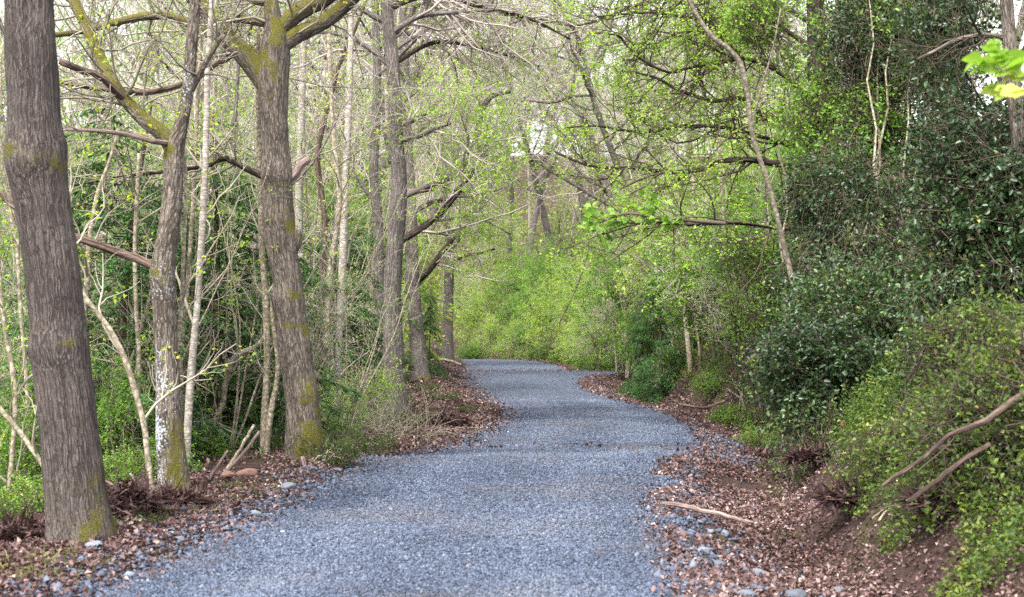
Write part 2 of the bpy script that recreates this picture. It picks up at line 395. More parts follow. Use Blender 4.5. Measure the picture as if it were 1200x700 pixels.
# ------------------------------------------------------------------ ground, path
def terrain():
    ys = [-40.]
    while ys[-1] < 290: ys.append(ys[-1] + max(.045, .0055 * max(ys[-1], 0)) if ys[-1] > 5 else ys[-1] + 1.0)
    ys = np.array(ys)
    t = np.linspace(-1, 1, 421); xs = np.sinh(t * 5.6) / math.sinh(5.6) * 190
    X, Y = np.meshgrid(xs, ys)
    _, L, Rr = road(Y); X = X + (L + Rr) / 2 * np.exp(-(np.abs(X) / 12) ** 2) * (Y < 90)
    Z = ground(X, Y)
    _, L, Rr = road(Y); inside = sstep(np.minimum(X - L, Rr - X), .15, .3) * (Y < 118); Z = Z - .03 * inside
    nx, ny = len(xs), len(ys)
    i = np.arange(nx * ny).reshape(ny, nx); q = np.stack([i[:-1, :-1], i[:-1, 1:], i[1:, 1:], i[1:, :-1]], -1).reshape(-1, 4)
    mb = MB(); mb.add(np.stack([X, Y, Z], -1), f4=q)
    o = build(mb, 'ground', M['soil']); o['kind'] = 'structure'; o['label'] = 'leaf covered woodland floor with ditch and earth bank'
    # path
    ys = [-38.]
    while ys[-1] < 115: ys.append(ys[-1] + max(.06, .006 * max(ys[-1], 0)) if ys[-1] > 4 else ys[-1] + .8)
    ys = np.array(ys); K = 60; tt = np.linspace(0, 1, K)
    _, L, Rr = road(ys)
    # smooth the right bulge, ragged edges
    L2 = L - .06 - .16 * n2(ys, ys * 0, 1.3, 11) - .05 * n2(ys, ys * 0, 6, 12); R2 = Rr + .02 + .17 * n2(ys, ys * 0, 1.2, 13) + .05 * n2(ys, ys * 0, 5, 14)
    X = L2[:, None] * (1 - tt) + R2[:, None] * tt; Y = np.broadcast_to(ys[:, None], X.shape)
    Z = ground(X, Y) + .006 + .03 * np.sin(np.pi * tt)[None, :] - .035 * (np.exp(-((tt - 0) / .03) ** 2) + np.exp(-((tt - 1) / .03) ** 2))[None, :]
    i = np.arange(X.size).reshape(X.shape); q = np.stack([i[:-1, :-1], i[:-1, 1:], i[1:, 1:], i[1:, :-1]], -1).reshape(-1, 4)
    mb = MB(); mb.add(np.stack([X, Y, Z], -1), f4=q)
    o = build(mb, 'gravel_path', M['gravel']); o['kind'] = 'structure'; o['label'] = 'winding blue grey gravel path through the wood'
terrain()

OCT = np.array([(1, 0, 0), (-1, 0, 0), (0, 1, 0), (0, -1, 0), (0, 0, 1), (0, 0, -1)], float)
OCF = np.array([(0, 2, 4), (2, 1, 4), (1, 3, 4), (3, 0, 4), (2, 0, 5), (1, 2, 5), (3, 1, 5), (0, 3, 5)])
def chips(mb, rng, x, y, z, size, tint):
    n = len(x); v = OCT[None] * (1 + .35 * rng.normal(size=(n, 6, 1))).clip(.4, 1.7) + .22 * rng.normal(size=(n, 6, 3))
    v = v * np.array([1, 1, .62]) * (size / 2)[:, None, None] * (1 + .25 * rng.normal(size=(n, 1, 3))).clip(.5, 1.6)
    a = rng.random(n) * 6.28; c, s = np.cos(a)[:, None], np.sin(a)[:, None]
    v = np.stack([v[..., 0] * c - v[..., 1] * s, v[..., 0] * s + v[..., 1] * c, v[..., 2]], -1) + np.stack([x, y, z], -1)[:, None, :]
    mb.add(v.reshape(-1, 3), f3=(np.arange(n)[:, None, None] * 6 + OCF[None]).reshape(-1, 3), tint=np.repeat(tint, 6))

def scatter_gravel():
    rng = np.random.default_rng(5); mb = MB()
    n = 200000
    y = 7.4 + (34 - 7.4) * rng.random(n) ** 1.9; _, L, Rr = road(y)
    t = rng.random(n); wl = .16 * n2(y, y * 0, 1.3, 11) + .06; wr = .17 * n2(y, y * 0, 1.2, 13) + .02; x = (L - wl) * (1 - t) + (Rr + wr) * t + .05 * rng.normal(size=n)
    z = ground(x, y) + .006 + .03 * np.sin(np.pi * t)
    tint = np.clip(.43 + .23 * rng.normal(size=n) + .14 * n2(x, y, 1.2, 21) + .13 * (np.exp(-((t - .27) / .10) ** 2) + np.exp(-((t - .73) / .10) ** 2)) - .05, 0, 1)
    chips(mb, rng, x, y, z + .003, .010 + .016 * rng.random(n) ** 2 + .0005 * y, tint)
    # ragged spill along both edges
    n = 26000; y = 7.2 + 55 * rng.random(n) ** 1.8; _, L, Rr = road(y); side = rng.random(n) < .5
    off = np.abs(rng.normal(size=n)) * np.where(side, .33, .26); x = np.where(side, L - off + .05, Rr + off - .05)
    chips(mb, rng, x, y, ground(x, y) + .008, .014 + .04 * rng.random(n) ** 4 + .0005 * y, np.clip(.42 + .25 * rng.normal(size=n), 0, 1))
    # heaps of coarse stone on the shoulders
    for (y0, y1, gx, sp, n, right) in ((18.2, 23.5, .30, .30, 4200, 1), (7.5, 17, .25, .40, 800, 1), (8, 22, .2, .2, 700, 0), (38, 48, .25, .3, 1600, 1), (30, 46, .25, .22, 1800, 0), (8, 13, .25, .3, 500, 1), (8.0, 13, .3, .3, 300, 0)):
        y = y0 + (y1 - y0) * rng.random(n); _, L, Rr = road(y); off = gx + sp * rng.normal(size=n)
        x = np.where(right, Rr + off, L - off)
        chips(mb, rng, x, y, ground(x, y) + .015, .02 + .055 * rng.random(n) ** 3, np.clip(.45 + .28 * rng.normal(size=n), 0, 1))
    o = build(mb, 'loose_gravel', M['chip'], smooth=False); tag(o, 'loose blue grey chippings and coarse stone lying over the path and its shoulders', 'gravel', kind='stuff')
scatter_gravel()

def scatter_litter():
    rng = np.random.default_rng(6); mb = MB()
    def lay(x, y, size, up=.75, lift=.02, t=None):
        p = np.stack([x, y, ground(x, y) + lift * rng.random(len(x)) + .004], -1)
        leaves(mb, rng, p, size, up=up, aspect=.65, fold=.22, tint=t)
    n = 85000; y = 7 + 80 * rng.random(n) ** 1.9; _, L, Rr = road(y); e = np.abs(rng.normal(size=n)) * 1.0 + rng.random(n) * .6 + .05 - .45 * rng.random(n) ** 3
    x = L - e; k = n2(x, y, 1.1, 31) + .7 * n2(x, y, 3.2, 38) > -.7; x, y = x[k], y[k]
    lay(x, y, .018 + .030 * rng.random(len(x)) ** 1.6 + .0008 * y, t=np.clip(.45 + .2 * n2(x, y, .8, 34) + .25 * rng.normal(size=len(x)), 0, 1))
    n = 150000; y = 7 + 80 * rng.random(n) ** 1.9; _, L, Rr = road(y); g = np.abs(rng.normal(size=n) * .9 + .9) - .24 * rng.random(n) ** 2
    x = Rr + g; k = (n2(x, y, 1.1, 32) + .7 * n2(x, y, 3.2, 37) > np.where(g > 1.15, -.95, -.62)) & (rng.random(n) < np.where(g > 1.4, .75, 1)) ; x, y = x[k], y[k]
    lay(x, y, .015 + .028 * rng.random(len(x)) ** 1.6 + .0008 * y, t=np.clip(.45 + .22 * n2(x, y, .9, 35) + .25 * rng.normal(size=len(x)), 0, 1))
    # strays on the gravel
    n = 1500; y = 7.5 + 75 * rng.random(n) ** 1.5; _, L, Rr = road(y); x = L + (Rr - L) * rng.random(n)
    k = (n2(x, y, .6, 33) > -.1); x, y = x[k], y[k]; lay(x, y, .03 + .025 * rng.random(len(x)), lift=.012)
    n = 9000; y = 7.5 + 70 * rng.random(n) ** 1.7; _, L, Rr = road(y); t = rng.beta(.7, .7, n); x = L + (Rr - L) * t; k = n2(x, y, .5, 36) > -.35; x, y = x[k], y[k]; lay(x, y, .010 + .018 * rng.random(len(x)) + .0007 * y, lift=.01, t=np.clip(.4 + .25 * rng.normal(size=len(x)), 0, 1))
    n = 900; y = np.concatenate([55 + 2.2 * rng.normal(size=n), 21 + .35 * rng.normal(size=120)]); _, L, Rr = road(y); x = L + (Rr - L) * rng.random(len(y)); lay(x, y, .07 + .03 * rng.random(len(x)), lift=.02)
    # wood floor beyond
    n = 30000; y = 8 + 70 * rng.random(n) ** 1.3; _, L, Rr = road(y); x = L - 1.5 - 9 * rng.random(n) ** 1.4; lay(x, y, .06 + .05 * rng.random(n), t=np.clip(.35 + .25 * rng.normal(size=n), 0, 1))
    o = build(mb, 'leaf_litter', M['litter'], smooth=False); tag(o, 'pinkish brown dead leaves covering the verges and ditch', 'leaf litter', kind='stuff')
scatter_litter()

# ------------------------------------------------------------------ traced trunks and limbs
def cr(pts, n):
    """Catmull-Rom through rows, n samples"""
    p = np.asarray(pts, float)
    if len(p) == 2: t = np.linspace(0, 1, n)[:, None]; return p[0] * (1 - t) + p[1] * t
    q = np.vstack([2 * p[0] - p[1], p, 2 * p[-1] - p[-2]])
    d = np.concatenate([[0], np.cumsum(np.linalg.norm(np.diff(p[:, :3], axis=0), axis=1))]); s = np.linspace(0, d[-1], n)
    k = np.clip(np.searchsorted(d, s, side='right') - 1, 0, len(p) - 2); t = ((s - d[k]) / np.maximum(d[k + 1] - d[k], 1e-9))[:, None]
    a, b, c, e = q[k], q[k + 1], q[k + 2], q[k + 3]
    return .5 * (2 * b + (c - a) * t + (2 * a - 5 * b + 4 * c - e) * t ** 2 + (3 * b - a - 3 * c + e) * t ** 3)

def trace(rows, y, n):
    """rows (u, v, width_px[, dy]) -> points (1,n,3), radii (1,n)"""
    out = []
    for r in rows:
        yy = y + (r[3] if len(r) > 3 else 0); p = P(r[0], r[1], yy); out.append((*p, r[2] * yy / F_PX / 2))
    c = cr(out, n); return c[None, :, :3], np.maximum(c[None, :, 3], .002)

def limb_mesh(mb, rng, Pp, rad, S=24, lump=.07, moss=0., knots=(), flare=0., mossfn=None, lichfn=None):
    """one gnarled limb: noise-displaced tube with its bark coordinates"""
    p = Pp[0]; r = rad[0]; K = len(p)
    T = norm(np.gradient(p, axis=0)); u = np.array([1., 0, 0]) if abs(T[0, 0]) < .8 else np.array([0, 1., 0])
    Us = []
    for k in range(K):
        u = u - T[k] * (u @ T[k]); u = u / np.linalg.norm(u); Us.append(u)
    U = np.array(Us); V = np.cross(T, U)
    a = np.arange(S) / S * 2 * math.pi
    Ln = np.concatenate([[0], np.cumsum(np.linalg.norm(np.diff(p, axis=0), axis=1))])
    ca, sa = np.cos(a)[None, :], np.sin(a)[None, :]
    rb = np.broadcast_to(r[:, None], (K, S)); Lb = np.broadcast_to(Ln[:, None], (K, S)); sd = rng.random() * 50
    q = np.stack([ca * rb / rb.max() * 1.3 + sd, sa * rb / rb.max() * 1.3 + 0 * rb, Lb * 1.1], -1)
    disp = 1 + lump * vnoise(q) + lump * .6 * vnoise(q * 2.7 + 9) + lump * .35 * vnoise(np.stack([ca * 4 + sd + 0 * rb, sa * 4 + 0 * rb, Lb * 2], -1))
    if flare: disp = disp + flare * np.exp(-Lb / .28) * (1 + .55 * np.cos(a * 5 + sd)[None, :])
    for (kv, ka, amp, wL) in knots: disp = disp + amp * np.exp(-((Lb - kv) / wL) ** 2) * (.12 + .88 * np.clip(np.cos(a - ka)[None, :], 0, 1) ** 1.5)
    dirv = ca[..., None] * U[:, None, :] + sa[..., None] * V[:, None, :]
    ring = p[:, None, :] + (rb * disp)[..., None] * dirv
    idx = np.arange(K * S).reshape(K, S); qd = np.stack([idx[:-1], np.roll(idx, -1, 1)[:-1], np.roll(idx, -1, 1)[1:], idx[1:]], -1).reshape(-1, 4)
    bk = np.stack([rb * disp * ca, rb * disp * sa, Lb + sd], -1)
    ms = np.clip(moss * (dirv[..., 2] * .75 + .5), 0, 1)
    if mossfn is not None: ms = np.clip(ms + mossfn(ring, dirv, Lb), 0, 1)
    e = idx[-1]; f3 = np.stack([np.repeat(e[:1], S - 2), e[1:-1], e[2:]], -1)
    mb.add(ring, f3=f3, f4=qd, bk=bk, moss=ms.ravel(), tint=None if lichfn is None else np.clip(lichfn(ring, dirv, Lb), 0, 1).ravel())

def foliage_on(rng, Pp, rad, n, mat_mb, size, cluster=1, spread=.05, **kw):
    p, tan, r, t, pl = sample_on(rng, Pp, rad, n, .25, 1.)
    if cluster > 1:
        p = np.repeat(p, cluster, 0) + spread * rng.normal(size=(n * cluster, 3)); tan = np.repeat(tan, cluster, 0)
        t0 = np.repeat(rng.random(n), cluster)
        kw.setdefault('tint', .5 * t0 + .5 * rng.random(n * cluster))
    leaves(mat_mb, rng, p, size * (.6 + .7 * rng.random(len(p))), out=tan, **kw)

def twiggery(rng, Pp, rad, counts, lens, K=(7, 5, 4), ang=(30, 75), grav=.02, wander=.22, rmin=(.006, .004, .003), t0=.15):
    """successive orders of branches; returns list of (P, r)"""
    out = []; cur = (Pp, rad)
    for i, (n, (l0, l1)) in enumerate(zip(counts, lens)):
        nx = sprout(rng, cur[0], cur[1], n, l0, l1, ang, K[min(i, len(K) - 1)], wander, grav, .65, rmin[min(i, len(rmin) - 1)], t0)
        out.append(nx); cur = nx
    return out

TREE_SPECS = []
def oak(name, label, cat, y, trunk, limbs, bark, twig, leafmat, seed, top=None, S=32, flare=.35, knots=(), moss=0., mossfn=None, dress=None, lump=.06, group=None, leaf_size=.05, step=.06, crown=None, lichfn=None):
    """trunk/limbs are traced rows; dress = (counts, lens, leaves) for each limb; crown = generated limbs above the traced top"""
    rng = np.random.default_rng(seed)
    base = P(trunk[0][0], trunk[0][1], y); root = thing(name, label, cat, base, group)
    rows = [(trunk[0][0], trunk[0][1] + 45 * 10 / y, trunk[0][2] * 1.05)] + list(trunk)
    n = max(20, int((trunk[0][1] - trunk[-1][1]) * y / F_PX / step)); Pt, rt = trace(rows, y, n)
    mb = MB(); limb_mesh(mb, rng, Pt, rt, S, lump, moss, knots, flare, mossfn, lichfn); build(mb, 'trunk', bark, root)
    tw = MB(); lf = MB(); nt = nl = 0
    allP = []
    for li, lb in enumerate(limbs):
        rows, kw = lb[0], lb[1]
        yy = y
        Ln = sum(math.hypot(rows[i + 1][0] - rows[i][0], rows[i + 1][1] - rows[i][1]) for i in range(len(rows) - 1)) * y / F_PX
        Pl, rl = trace(rows, yy, max(8, int(Ln / .10)))
        m2 = MB(); limb_mesh(m2, rng, Pl, rl, kw.get('S', 14), kw.get('lump', .12), kw.get('moss', .0)); o = build(m2, kw.get('name', 'limb'), kw.get('bark', bark), root)
        if 'label' in kw: o['label'] = kw['label']
        c = kw.get('tw', (0,))
        if c[0]:
            res = twiggery(rng, Pl, rl, c[0], c[1], t0=kw.get('t0', .15), grav=kw.get('grav', .02), ang=kw.get('ang', (30, 75)))
            for (a, b) in res: tubes(tw, a, b, 4); nt += 1
            if len(c) > 2 and c[2]:
                foliage_on(rng, *res[-1], c[2], lf, leaf_size, 3, .04); nl += 1
    if crown:
        nlimb, ln, cnts, lens, nleaf = crown[:5]
        p, tan, r, t, _ = sample_on(rng, Pt, rt, nlimb, crown[5] if len(crown) > 5 else .72, 1.)
        cl = grow(rng, p, split_dirs(rng, tan, 40, 80), ln * (.6 + .5 * rng.random(nlimb)), r * .5, 9, .16, .03, .25)
        mc = MB(); tubes(mc, *cl, 9, moss=.6); build(mc, 'crown_limb', bark, root)
        res = twiggery(rng, *cl, cnts, lens)
        for (a, b) in res: tubes(tw, a, b, 4); nt += 1
        if nleaf: foliage_on(rng, *res[-1], nleaf, lf, leaf_size, 3, .05); nl += 1
    if nt: build(tw, 'crown', twig, root)
    if nl: build(lf, 'foliage', leafmat, root, False)
    return root

# moss patches on trunks are placed by height band and side
def patches(lst):
    def fn(ring, dirv, Lb):
        out = 0; blot = np.clip(.8 + 1.0 * vnoise(ring * 6.) + .7 * vnoise(ring * 17.), .05, 1.35)
        for (z, wz, dx, dy, amp) in lst:
            out = out + amp * np.exp(-((ring[..., 2] - z) / wz) ** 2) * np.clip(dirv[..., 0] * dx + dirv[..., 1] * dy + .15, 0, 1)
        return out * blot
    return fn
def zv(v, y): return float(P(600, v, y)[2])

Y1 = 10.8
oak('oak_tree', 'thick leaning grey oak with deep furrowed bark and knots beside the path edge', 'tree', Y1,
    [(97, 640, 79), (91, 590, 70), (86, 540, 68), (79, 480, 66), (74, 445, 65), (69, 408, 68), (66, 370, 64), (60, 310, 63), (52, 255, 63), (45, 210, 66), (41, 180, 70), (39, 140, 61), (38, 100, 59), (35, 50, 57), (34, 0, 56), (33, -60, 55), (36, -160, 52), (44, -300, 46), (50, -430, 36)],
    [], M['oak'], M['twig_pale'], M['lime'], 11, S=80, flare=.12, step=.03, lump=.06,
    knots=[(2.93, 4.6, .10, .11), (3.08, 1.0, .08, .07), (1.66, 4.2, .08, .10), (1.50, 2.0, .05, .06), (.8, 3., .05, .2)],
    mossfn=patches([(zv(178, Y1), .07, -.95, -.3, .8), (zv(192, Y1), .10, .95, -.15, .8), (zv(402, Y1), .035, .5, -.8, .6), (zv(300, Y1), .16, 1, -.1, .4), (zv(625, Y1), .16, 1., -.5, 1.0), (zv(560, Y1), .3, 1, .0, .45)]),
    crown=(6, 3.2, (60, 260), ((.5, 1.5), (.2, .7)), 0, .8))

Y2 = 13.8
oak('ash_tree', 'slender forked tree spotted with white lichen and a mossy base', 'tree', Y2,
    [(205, 587, 44), (203, 560, 37), (199, 510, 33), (197, 450, 29), (195, 400, 28), (193, 350, 29), (190, 322, 31), (194, 290, 27), (200, 250, 25), (203, 210, 24), (205, 175, 24), (213, 145, 17), (220, 110, 14), (224, 60, 14), (229, 0, 12), (236, -80, 10), (240, -200, 6)],
    [([(204, 178, 17), (192, 158, 18), (172, 143, 17), (150, 122, 15), (132, 98, 15), (118, 70, 14, .2), (103, 35, 14, .3), (88, 5, 13, .4), (70, -35, 12, .5)], dict(moss=1.5, tw=((30, 90), ((.4, 1.3), (.2, .6)), 60))),
     ([(150, 122, 7), (120, 92, 8, -.2), (95, 82, 8, -.3), (70, 72, 7, -.4)], dict(bark=M['dead'], tw=((6, 14), ((.3, .7), (.1, .4))))),
     ([(192, 318, 11), (176, 310, 11), (158, 302, 11), (140, 296, 10), (120, 289, 10), (100, 282, 9), (88, 277, 8, .1), (60, 268, 8, .3), (30, 252, 8, .4), (5, 232, 8, .5), (-15, 220, 7, .5)], dict(bark=M['dead'], lump=.2, name='dead_branch', label='reddish brown dead branch reaching across behind the thick oak', tw=((5, 10), ((.2, .6), (.1, .4))))),
     ([(222, 110, 8), (236, 82, 7), (248, 62, 6), (262, 40, 5)], dict(moss=.6, tw=((10, 40), ((.3, .9), (.2, .5))))),
     ([(200, 168, 6), (180, 166, 7, -.2), (150, 158, 6, -.3), (110, 153, 5, -.4), (78, 152, 4, -.4)], dict(bark=M['deadpale'], tw=((8, 20), ((.2, .6), (.1, .3)))))],
    M['lichen'], M['twig_pale'], M['yellow'], 12, S=36, flare=.14, lump=.10,
    mossfn=patches([(zv(320, Y2), .12, -.2, -1, 1.0), (zv(175, Y2), .15, -.6, -.8, .9), (zv(575, Y2), .25, .9, -.6, 1.1), (zv(515, Y2), .25, .8, -.5, .8), (zv(100, Y2), .5, -.6, -.6, .5)]),
    crown=(7, 2.2, (60, 240), ((.4, 1.2), (.2, .6)), 120, .78),
    lichfn=patches([(zv(508, Y2), .16, -.95, -.35, .85), (zv(562, Y2), .12, -.2, -1, .6), (zv(345, Y2), .03, .3, -1, .6), (zv(455, Y2), .2, -.3, -1, .25)]))

Y3 = 16.7
tw = lambda a, b, l=0: ((a, b), ((.4, 1.3), (.15, .6)), l)
oak('oak_tree', 'big mossy oak with heavy curving limbs and a broken stub, standing near the path bend', 'tree', Y3,
    [(357, 553, 53), (357, 535, 45), (356, 510, 41), (354, 475, 38), (349, 435, 37), (344, 400, 37), (340, 365, 36), (337, 330, 36), (331, 290, 36), (327, 255, 37), (326, 225, 35), (325, 195, 34), (323, 160, 30), (321, 120, 33), (320, 90, 36), (323, 60, 36), (324, 42, 31), (321, 22, 21), (318, 0, 17), (314, -40, 15), (308, -110, 13), (303, -200, 10), (300, -300, 6)],
    [([(322, 62, 18), (343, 43, 20), (365, 33, 18), (385, 22, 18), (402, 8, 17), (425, -15, 16), (450, -50, 14)], dict(moss=1.7, tw=tw(16, 60, 40))),
     ([(324, 42, 15), (340, 22, 20), (358, 10, 19), (380, 1, 17), (398, -14, 15)], dict(moss=1.7, tw=tw(14, 50, 40))),
     ([(320, 112, 24), (303, 84, 27), (287, 64, 25), (272, 50, 21), (258, 34, 20), (242, 14, 18), (226, -2, 17), (205, -30, 15)], dict(moss=1.5, tw=tw(30, 100))),
     ([(277, 55, 9), (262, 45, 11), (240, 38, 11), (218, 26, 10), (198, 19, 9), (165, 20, 9), (130, 28, 8), (100, 36, 7), (60, 42, 6)], dict(moss=1.6, tw=tw(24, 70))),
     ([(279, 55, 6), (268, 68, 7), (250, 76, 7, -.2), (240, 85, 7, -.3), (225, 94, 7, -.3), (200, 103, 7, -.4), (165, 109, 7, -.5), (125, 105, 6, -.5), (95, 101, 6, -.6), (70, 96, 5, -.6)], dict(bark=M['dead'], lump=.18, tw=tw(16, 40))),
     ([(328, 215, 9), (314, 209, 9), (298, 202, 8), (283, 195, 7), (268, 187, 6), (258, 186, 6), (245, 194, 5, -.2), (222, 198, 5, -.3), (195, 201, 5, -.4), (160, 205, 4, -.5), (115, 212, 3, -.6), (85, 217, 3, -.6)], dict(moss=.5, bark=M['dark_limb'], name='low_branch', tw=tw(34, 130, 14))),
     ([(332, 215, 10), (344, 205, 12), (350, 196, 10), (356, 190, 9), (363, 185, 7)], dict(bark=M['deadpale'], name='broken_stub', label='snapped branch stub with pale torn wood', lump=.2)),
     ([(338, 300, 8), (347, 287, 13), (349, 270, 10)], dict(moss=.9, name='burr', lump=.25)),
     ([(330, 30, 10), (306, 26, 12), (285, 22, 11), (268, 24, 8), (245, 24, 7)], dict(moss=1.5, tw=tw(10, 40))),
     ([(318, 0, 10), (300, 2, 11), (283, -12, 9), (260, -40, 8)], dict(moss=1.5, tw=tw(10, 40)))],
    M['mossy'], M['twig_pale'], M['yellow'], 13, S=56, flare=.18, lump=.11, step=.04,
    knots=[(3.5, 4.2, .18, .10), (3.95, 5.4, .14, .08), (1.65, 1, .14, .13), (2.15, 3.6, .2, .10), (2.75, .5, .2, .10), (4.35, 2.5, .12, .08), (1.1, 5, .12, .12)],
    mossfn=patches([(zv(545, Y3), .35, .8, -.7, 1.2), (zv(490, Y3), .5, 1., -.35, .95), (zv(345, Y3), .09, .8, -.6, .6), (zv(382, Y3), .12, .7, -.7, .75), (zv(325, Y3), .05, -.2, -1, .5), (zv(268, Y3), .2, 1, -.2, .9), (zv(85, Y3), .4, -.6, -.8, .9), (zv(25, Y3), .3, .1, -1, .9), (zv(235, Y3), .25, .6, -.8, .55), (zv(170, Y3), .12, -1, -.2, .5)]),
    crown=(7, 3.2, (70, 300), ((.5, 1.6), (.2, .7)), 120, .82))

def tw3(a, b, c, l=0): return ((a, b, c), ((.6, 2.2), (.3, 1.0), (.15, .5)), l)
Y4 = 25
oak('oak_tree', 'straight grey oak with a pale torn stub, first trunk past the yellow green shrub', 'tree', Y4,
    [(465, 499, 38), (464, 485, 32), (462, 450, 27), (461, 420, 25), (460, 380, 22), (460, 340, 20), (462, 300, 20), (466, 255, 20), (468, 215, 19), (466, 180, 17), (464, 150, 17), (462, 110, 16), (459, 60, 16), (454, 20, 15), (450, -40, 14), (446, -120, 11), (440, -220, 6)],
    [([(466, 285, 8), (482, 275, 9), (502, 262, 8), (522, 243, 8), (545, 214, 7), (560, 190, 6), (572, 170, 5)], dict(bark=M['dark_limb'], tw=tw3(18, 90, 300, 900))),
     ([(470, 232, 7), (492, 222, 7), (515, 214, 6), (540, 201, 6, .3), (552, 180, 6, .5), (560, 155, 7, .7), (566, 128, 7, .8), (578, 112, 6, .9), (598, 108, 4, 1)], dict(moss=.4, tw=tw3(22, 110, 360, 900))),
     ([(470, 226, 5), (488, 224, 6), (507, 222, 5)], dict(bark=M['deadpale'], name='torn_stub', label='short pale torn branch stub')),
     ([(466, 148, 7), (485, 140, 7), (505, 128, 6), (520, 112, 4)], dict(moss=.6, tw=tw3(10, 50, 160, 120))),
     ([(468, 165, 6), (490, 160, 6, -.4), (512, 150, 5, -.6), (527, 145, 4, -.8)], dict(moss=.6, tw=tw3(12, 70, 240, 400))),
     ([(456, 40, 7), (490, 20, 6), (530, 15, 5), (580, 12, 4)], dict(tw=tw3(16, 80, 260, 30))),
     ([(452, 12, 7), (500, -4, 6, .3), (560, 8, 5, .6), (620, 22, 4, .8), (668, 46, 2, 1)], dict(bark=M['dark_limb'], tw=tw3(34, 170, 620, 420))),
     ([(461, 75, 6), (510, 50, 5, .8), (570, 58, 4, 1.4), (632, 78, 2.5, 2)], dict(bark=M['dark_limb'], tw=tw3(28, 150, 520, 500))),
     ([(460, 80, 6), (430, 55, 6), (395, 40, 5), (360, 38, 3)], dict(tw=tw3(12, 60, 200)))],
    M['far_oak'], M['twig_pink'], M['lime'], 14, S=28, flare=.25, lump=.05,
    mossfn=patches([(zv(490, Y4), .25, .9, -.3, .6)]), crown=(10, 3.2, (70, 300, 700), ((.6, 2.2), (.3, 1.), (.15, .5)), 160, .62))

Y5 = 38
oak('oak_tree', 'oak with bright mossy foot half hidden by drooping conifer sprays', 'tree', Y5,
    [(493, 449, 25), (492, 435, 20), (490, 405, 18), (486, 360, 16), (483, 320, 16), (482, 280, 15), (481, 240, 14), (478, 190, 13), (476, 130, 12), (474, 60, 11), (472, -20, 9), (470, -120, 5)],
    [([(483, 335, 7), (498, 322, 8), (512, 305, 7), (524, 288, 6), (535, 275, 5), (548, 262, 4)], dict(bark=M['dark_limb'], tw=tw3(14, 80, 260, 700))),
     ([(482, 250, 6), (505, 238, 6), (530, 232, 5), (556, 222, 4)], dict(bark=M['dark_limb'], tw=tw3(14, 80, 280, 800))),
     ([(478, 170, 5), (505, 140, 5), (540, 128, 4)], dict(moss=.6, tw=tw3(16, 90, 300, 600)))],
    M['far_oak'], M['twig_pink'], M['lime'], 15, S=22, flare=.3, lump=.06,
    mossfn=patches([(zv(446, Y5), .25, .9, -.5, 1.3)]), crown=(12, 4., (70, 300, 800), ((.8, 2.5), (.4, 1.2), (.2, .6)), 300, .5))

Y6 = 68
oak('oak_tree', 'distant forked oak trunk at the end of the path beside the lime bushes', 'tree', Y6,
    [(525, 421, 15), (525, 405, 13), (525, 370, 12), (526, 330, 12), (527, 300, 12), (527, 285, 11), (524, 260, 8), (522, 230, 8), (521, 190, 7), (519, 130, 6), (518, 60, 5), (518, -10, 3)],
    [([(527, 295, 7), (535, 283, 7), (545, 270, 6), (556, 252, 5), (566, 235, 4), (580, 205, 4), (590, 170, 3)], dict(moss=.5, tw=tw3(18, 110, 400, 900))),
     ([(527, 310, 4), (545, 300, 4), (562, 297, 3), (580, 292, 2)], dict(bark=M['dark_limb'], tw=tw3(12, 60, 160, 200))),
     ([(525, 275, 4), (545, 262, 4), (575, 262, 3), (598, 275, 2)], dict(bark=M['dark_limb'], tw=tw3(12, 60, 160, 300)))],
    M['far_oak'], M['twig_pink'], M['lime'], 16, S=16, flare=.2, lump=.05, step=.12, leaf_size=.09,
    crown=(16, 6., (90, 420, 760), ((1.2, 3.5), (.5, 1.6), (.3, .8)), 800, .45))

oak('oak_tree', 'slim grey trunk close behind the straight oak, leaning into its fork', 'tree', 32,
    [(446, 485, 14), (445, 430, 13), (444, 360, 12), (444, 300, 12), (442, 250, 12), (438, 205, 11), (440, 150, 11), (442, 90, 10), (440, 20, 9), (438, -60, 7), (436, -150, 4)],
    [([(442, 240, 5), (428, 222, 5), (415, 200, 4), (405, 170, 3)], dict(tw=tw3(8, 40, 120, 60)))], M['far_oak'], M['twig_pink'], M['yellow'], 17, S=16, flare=.1, step=.1,
    crown=(12, 3.5, (70, 300, 600), ((.8, 2.2), (.4, 1.2), (.2, .6)), 260, .5))
oak('grey_tree', 'smooth grey leaning trunk with a crooked top among the dark conifers', 'tree', 21,
    [(256, 530, 12), (260, 480, 13), (265, 430, 13), (272, 380, 13), (279, 350, 14), (287, 325, 15), (297, 300, 13), (303, 272, 10), (300, 255, 9), (288, 240, 7), (281, 222, 6), (277, 200, 6), (273, 170, 6), (276, 130, 5), (280, 70, 4), (284, 0, 3)],
    [([(302, 282, 6), (310, 262, 5), (318, 240, 5), (320, 200, 4)], dict(tw=tw(8, 30)))], M['far_oak'], M['twig_pale'], M['yellow'], 18, S=16, flare=.1, step=.08, crown=(8, 2.5, (50, 200), ((.4, 1.5), (.2, .7)), 40, .5))

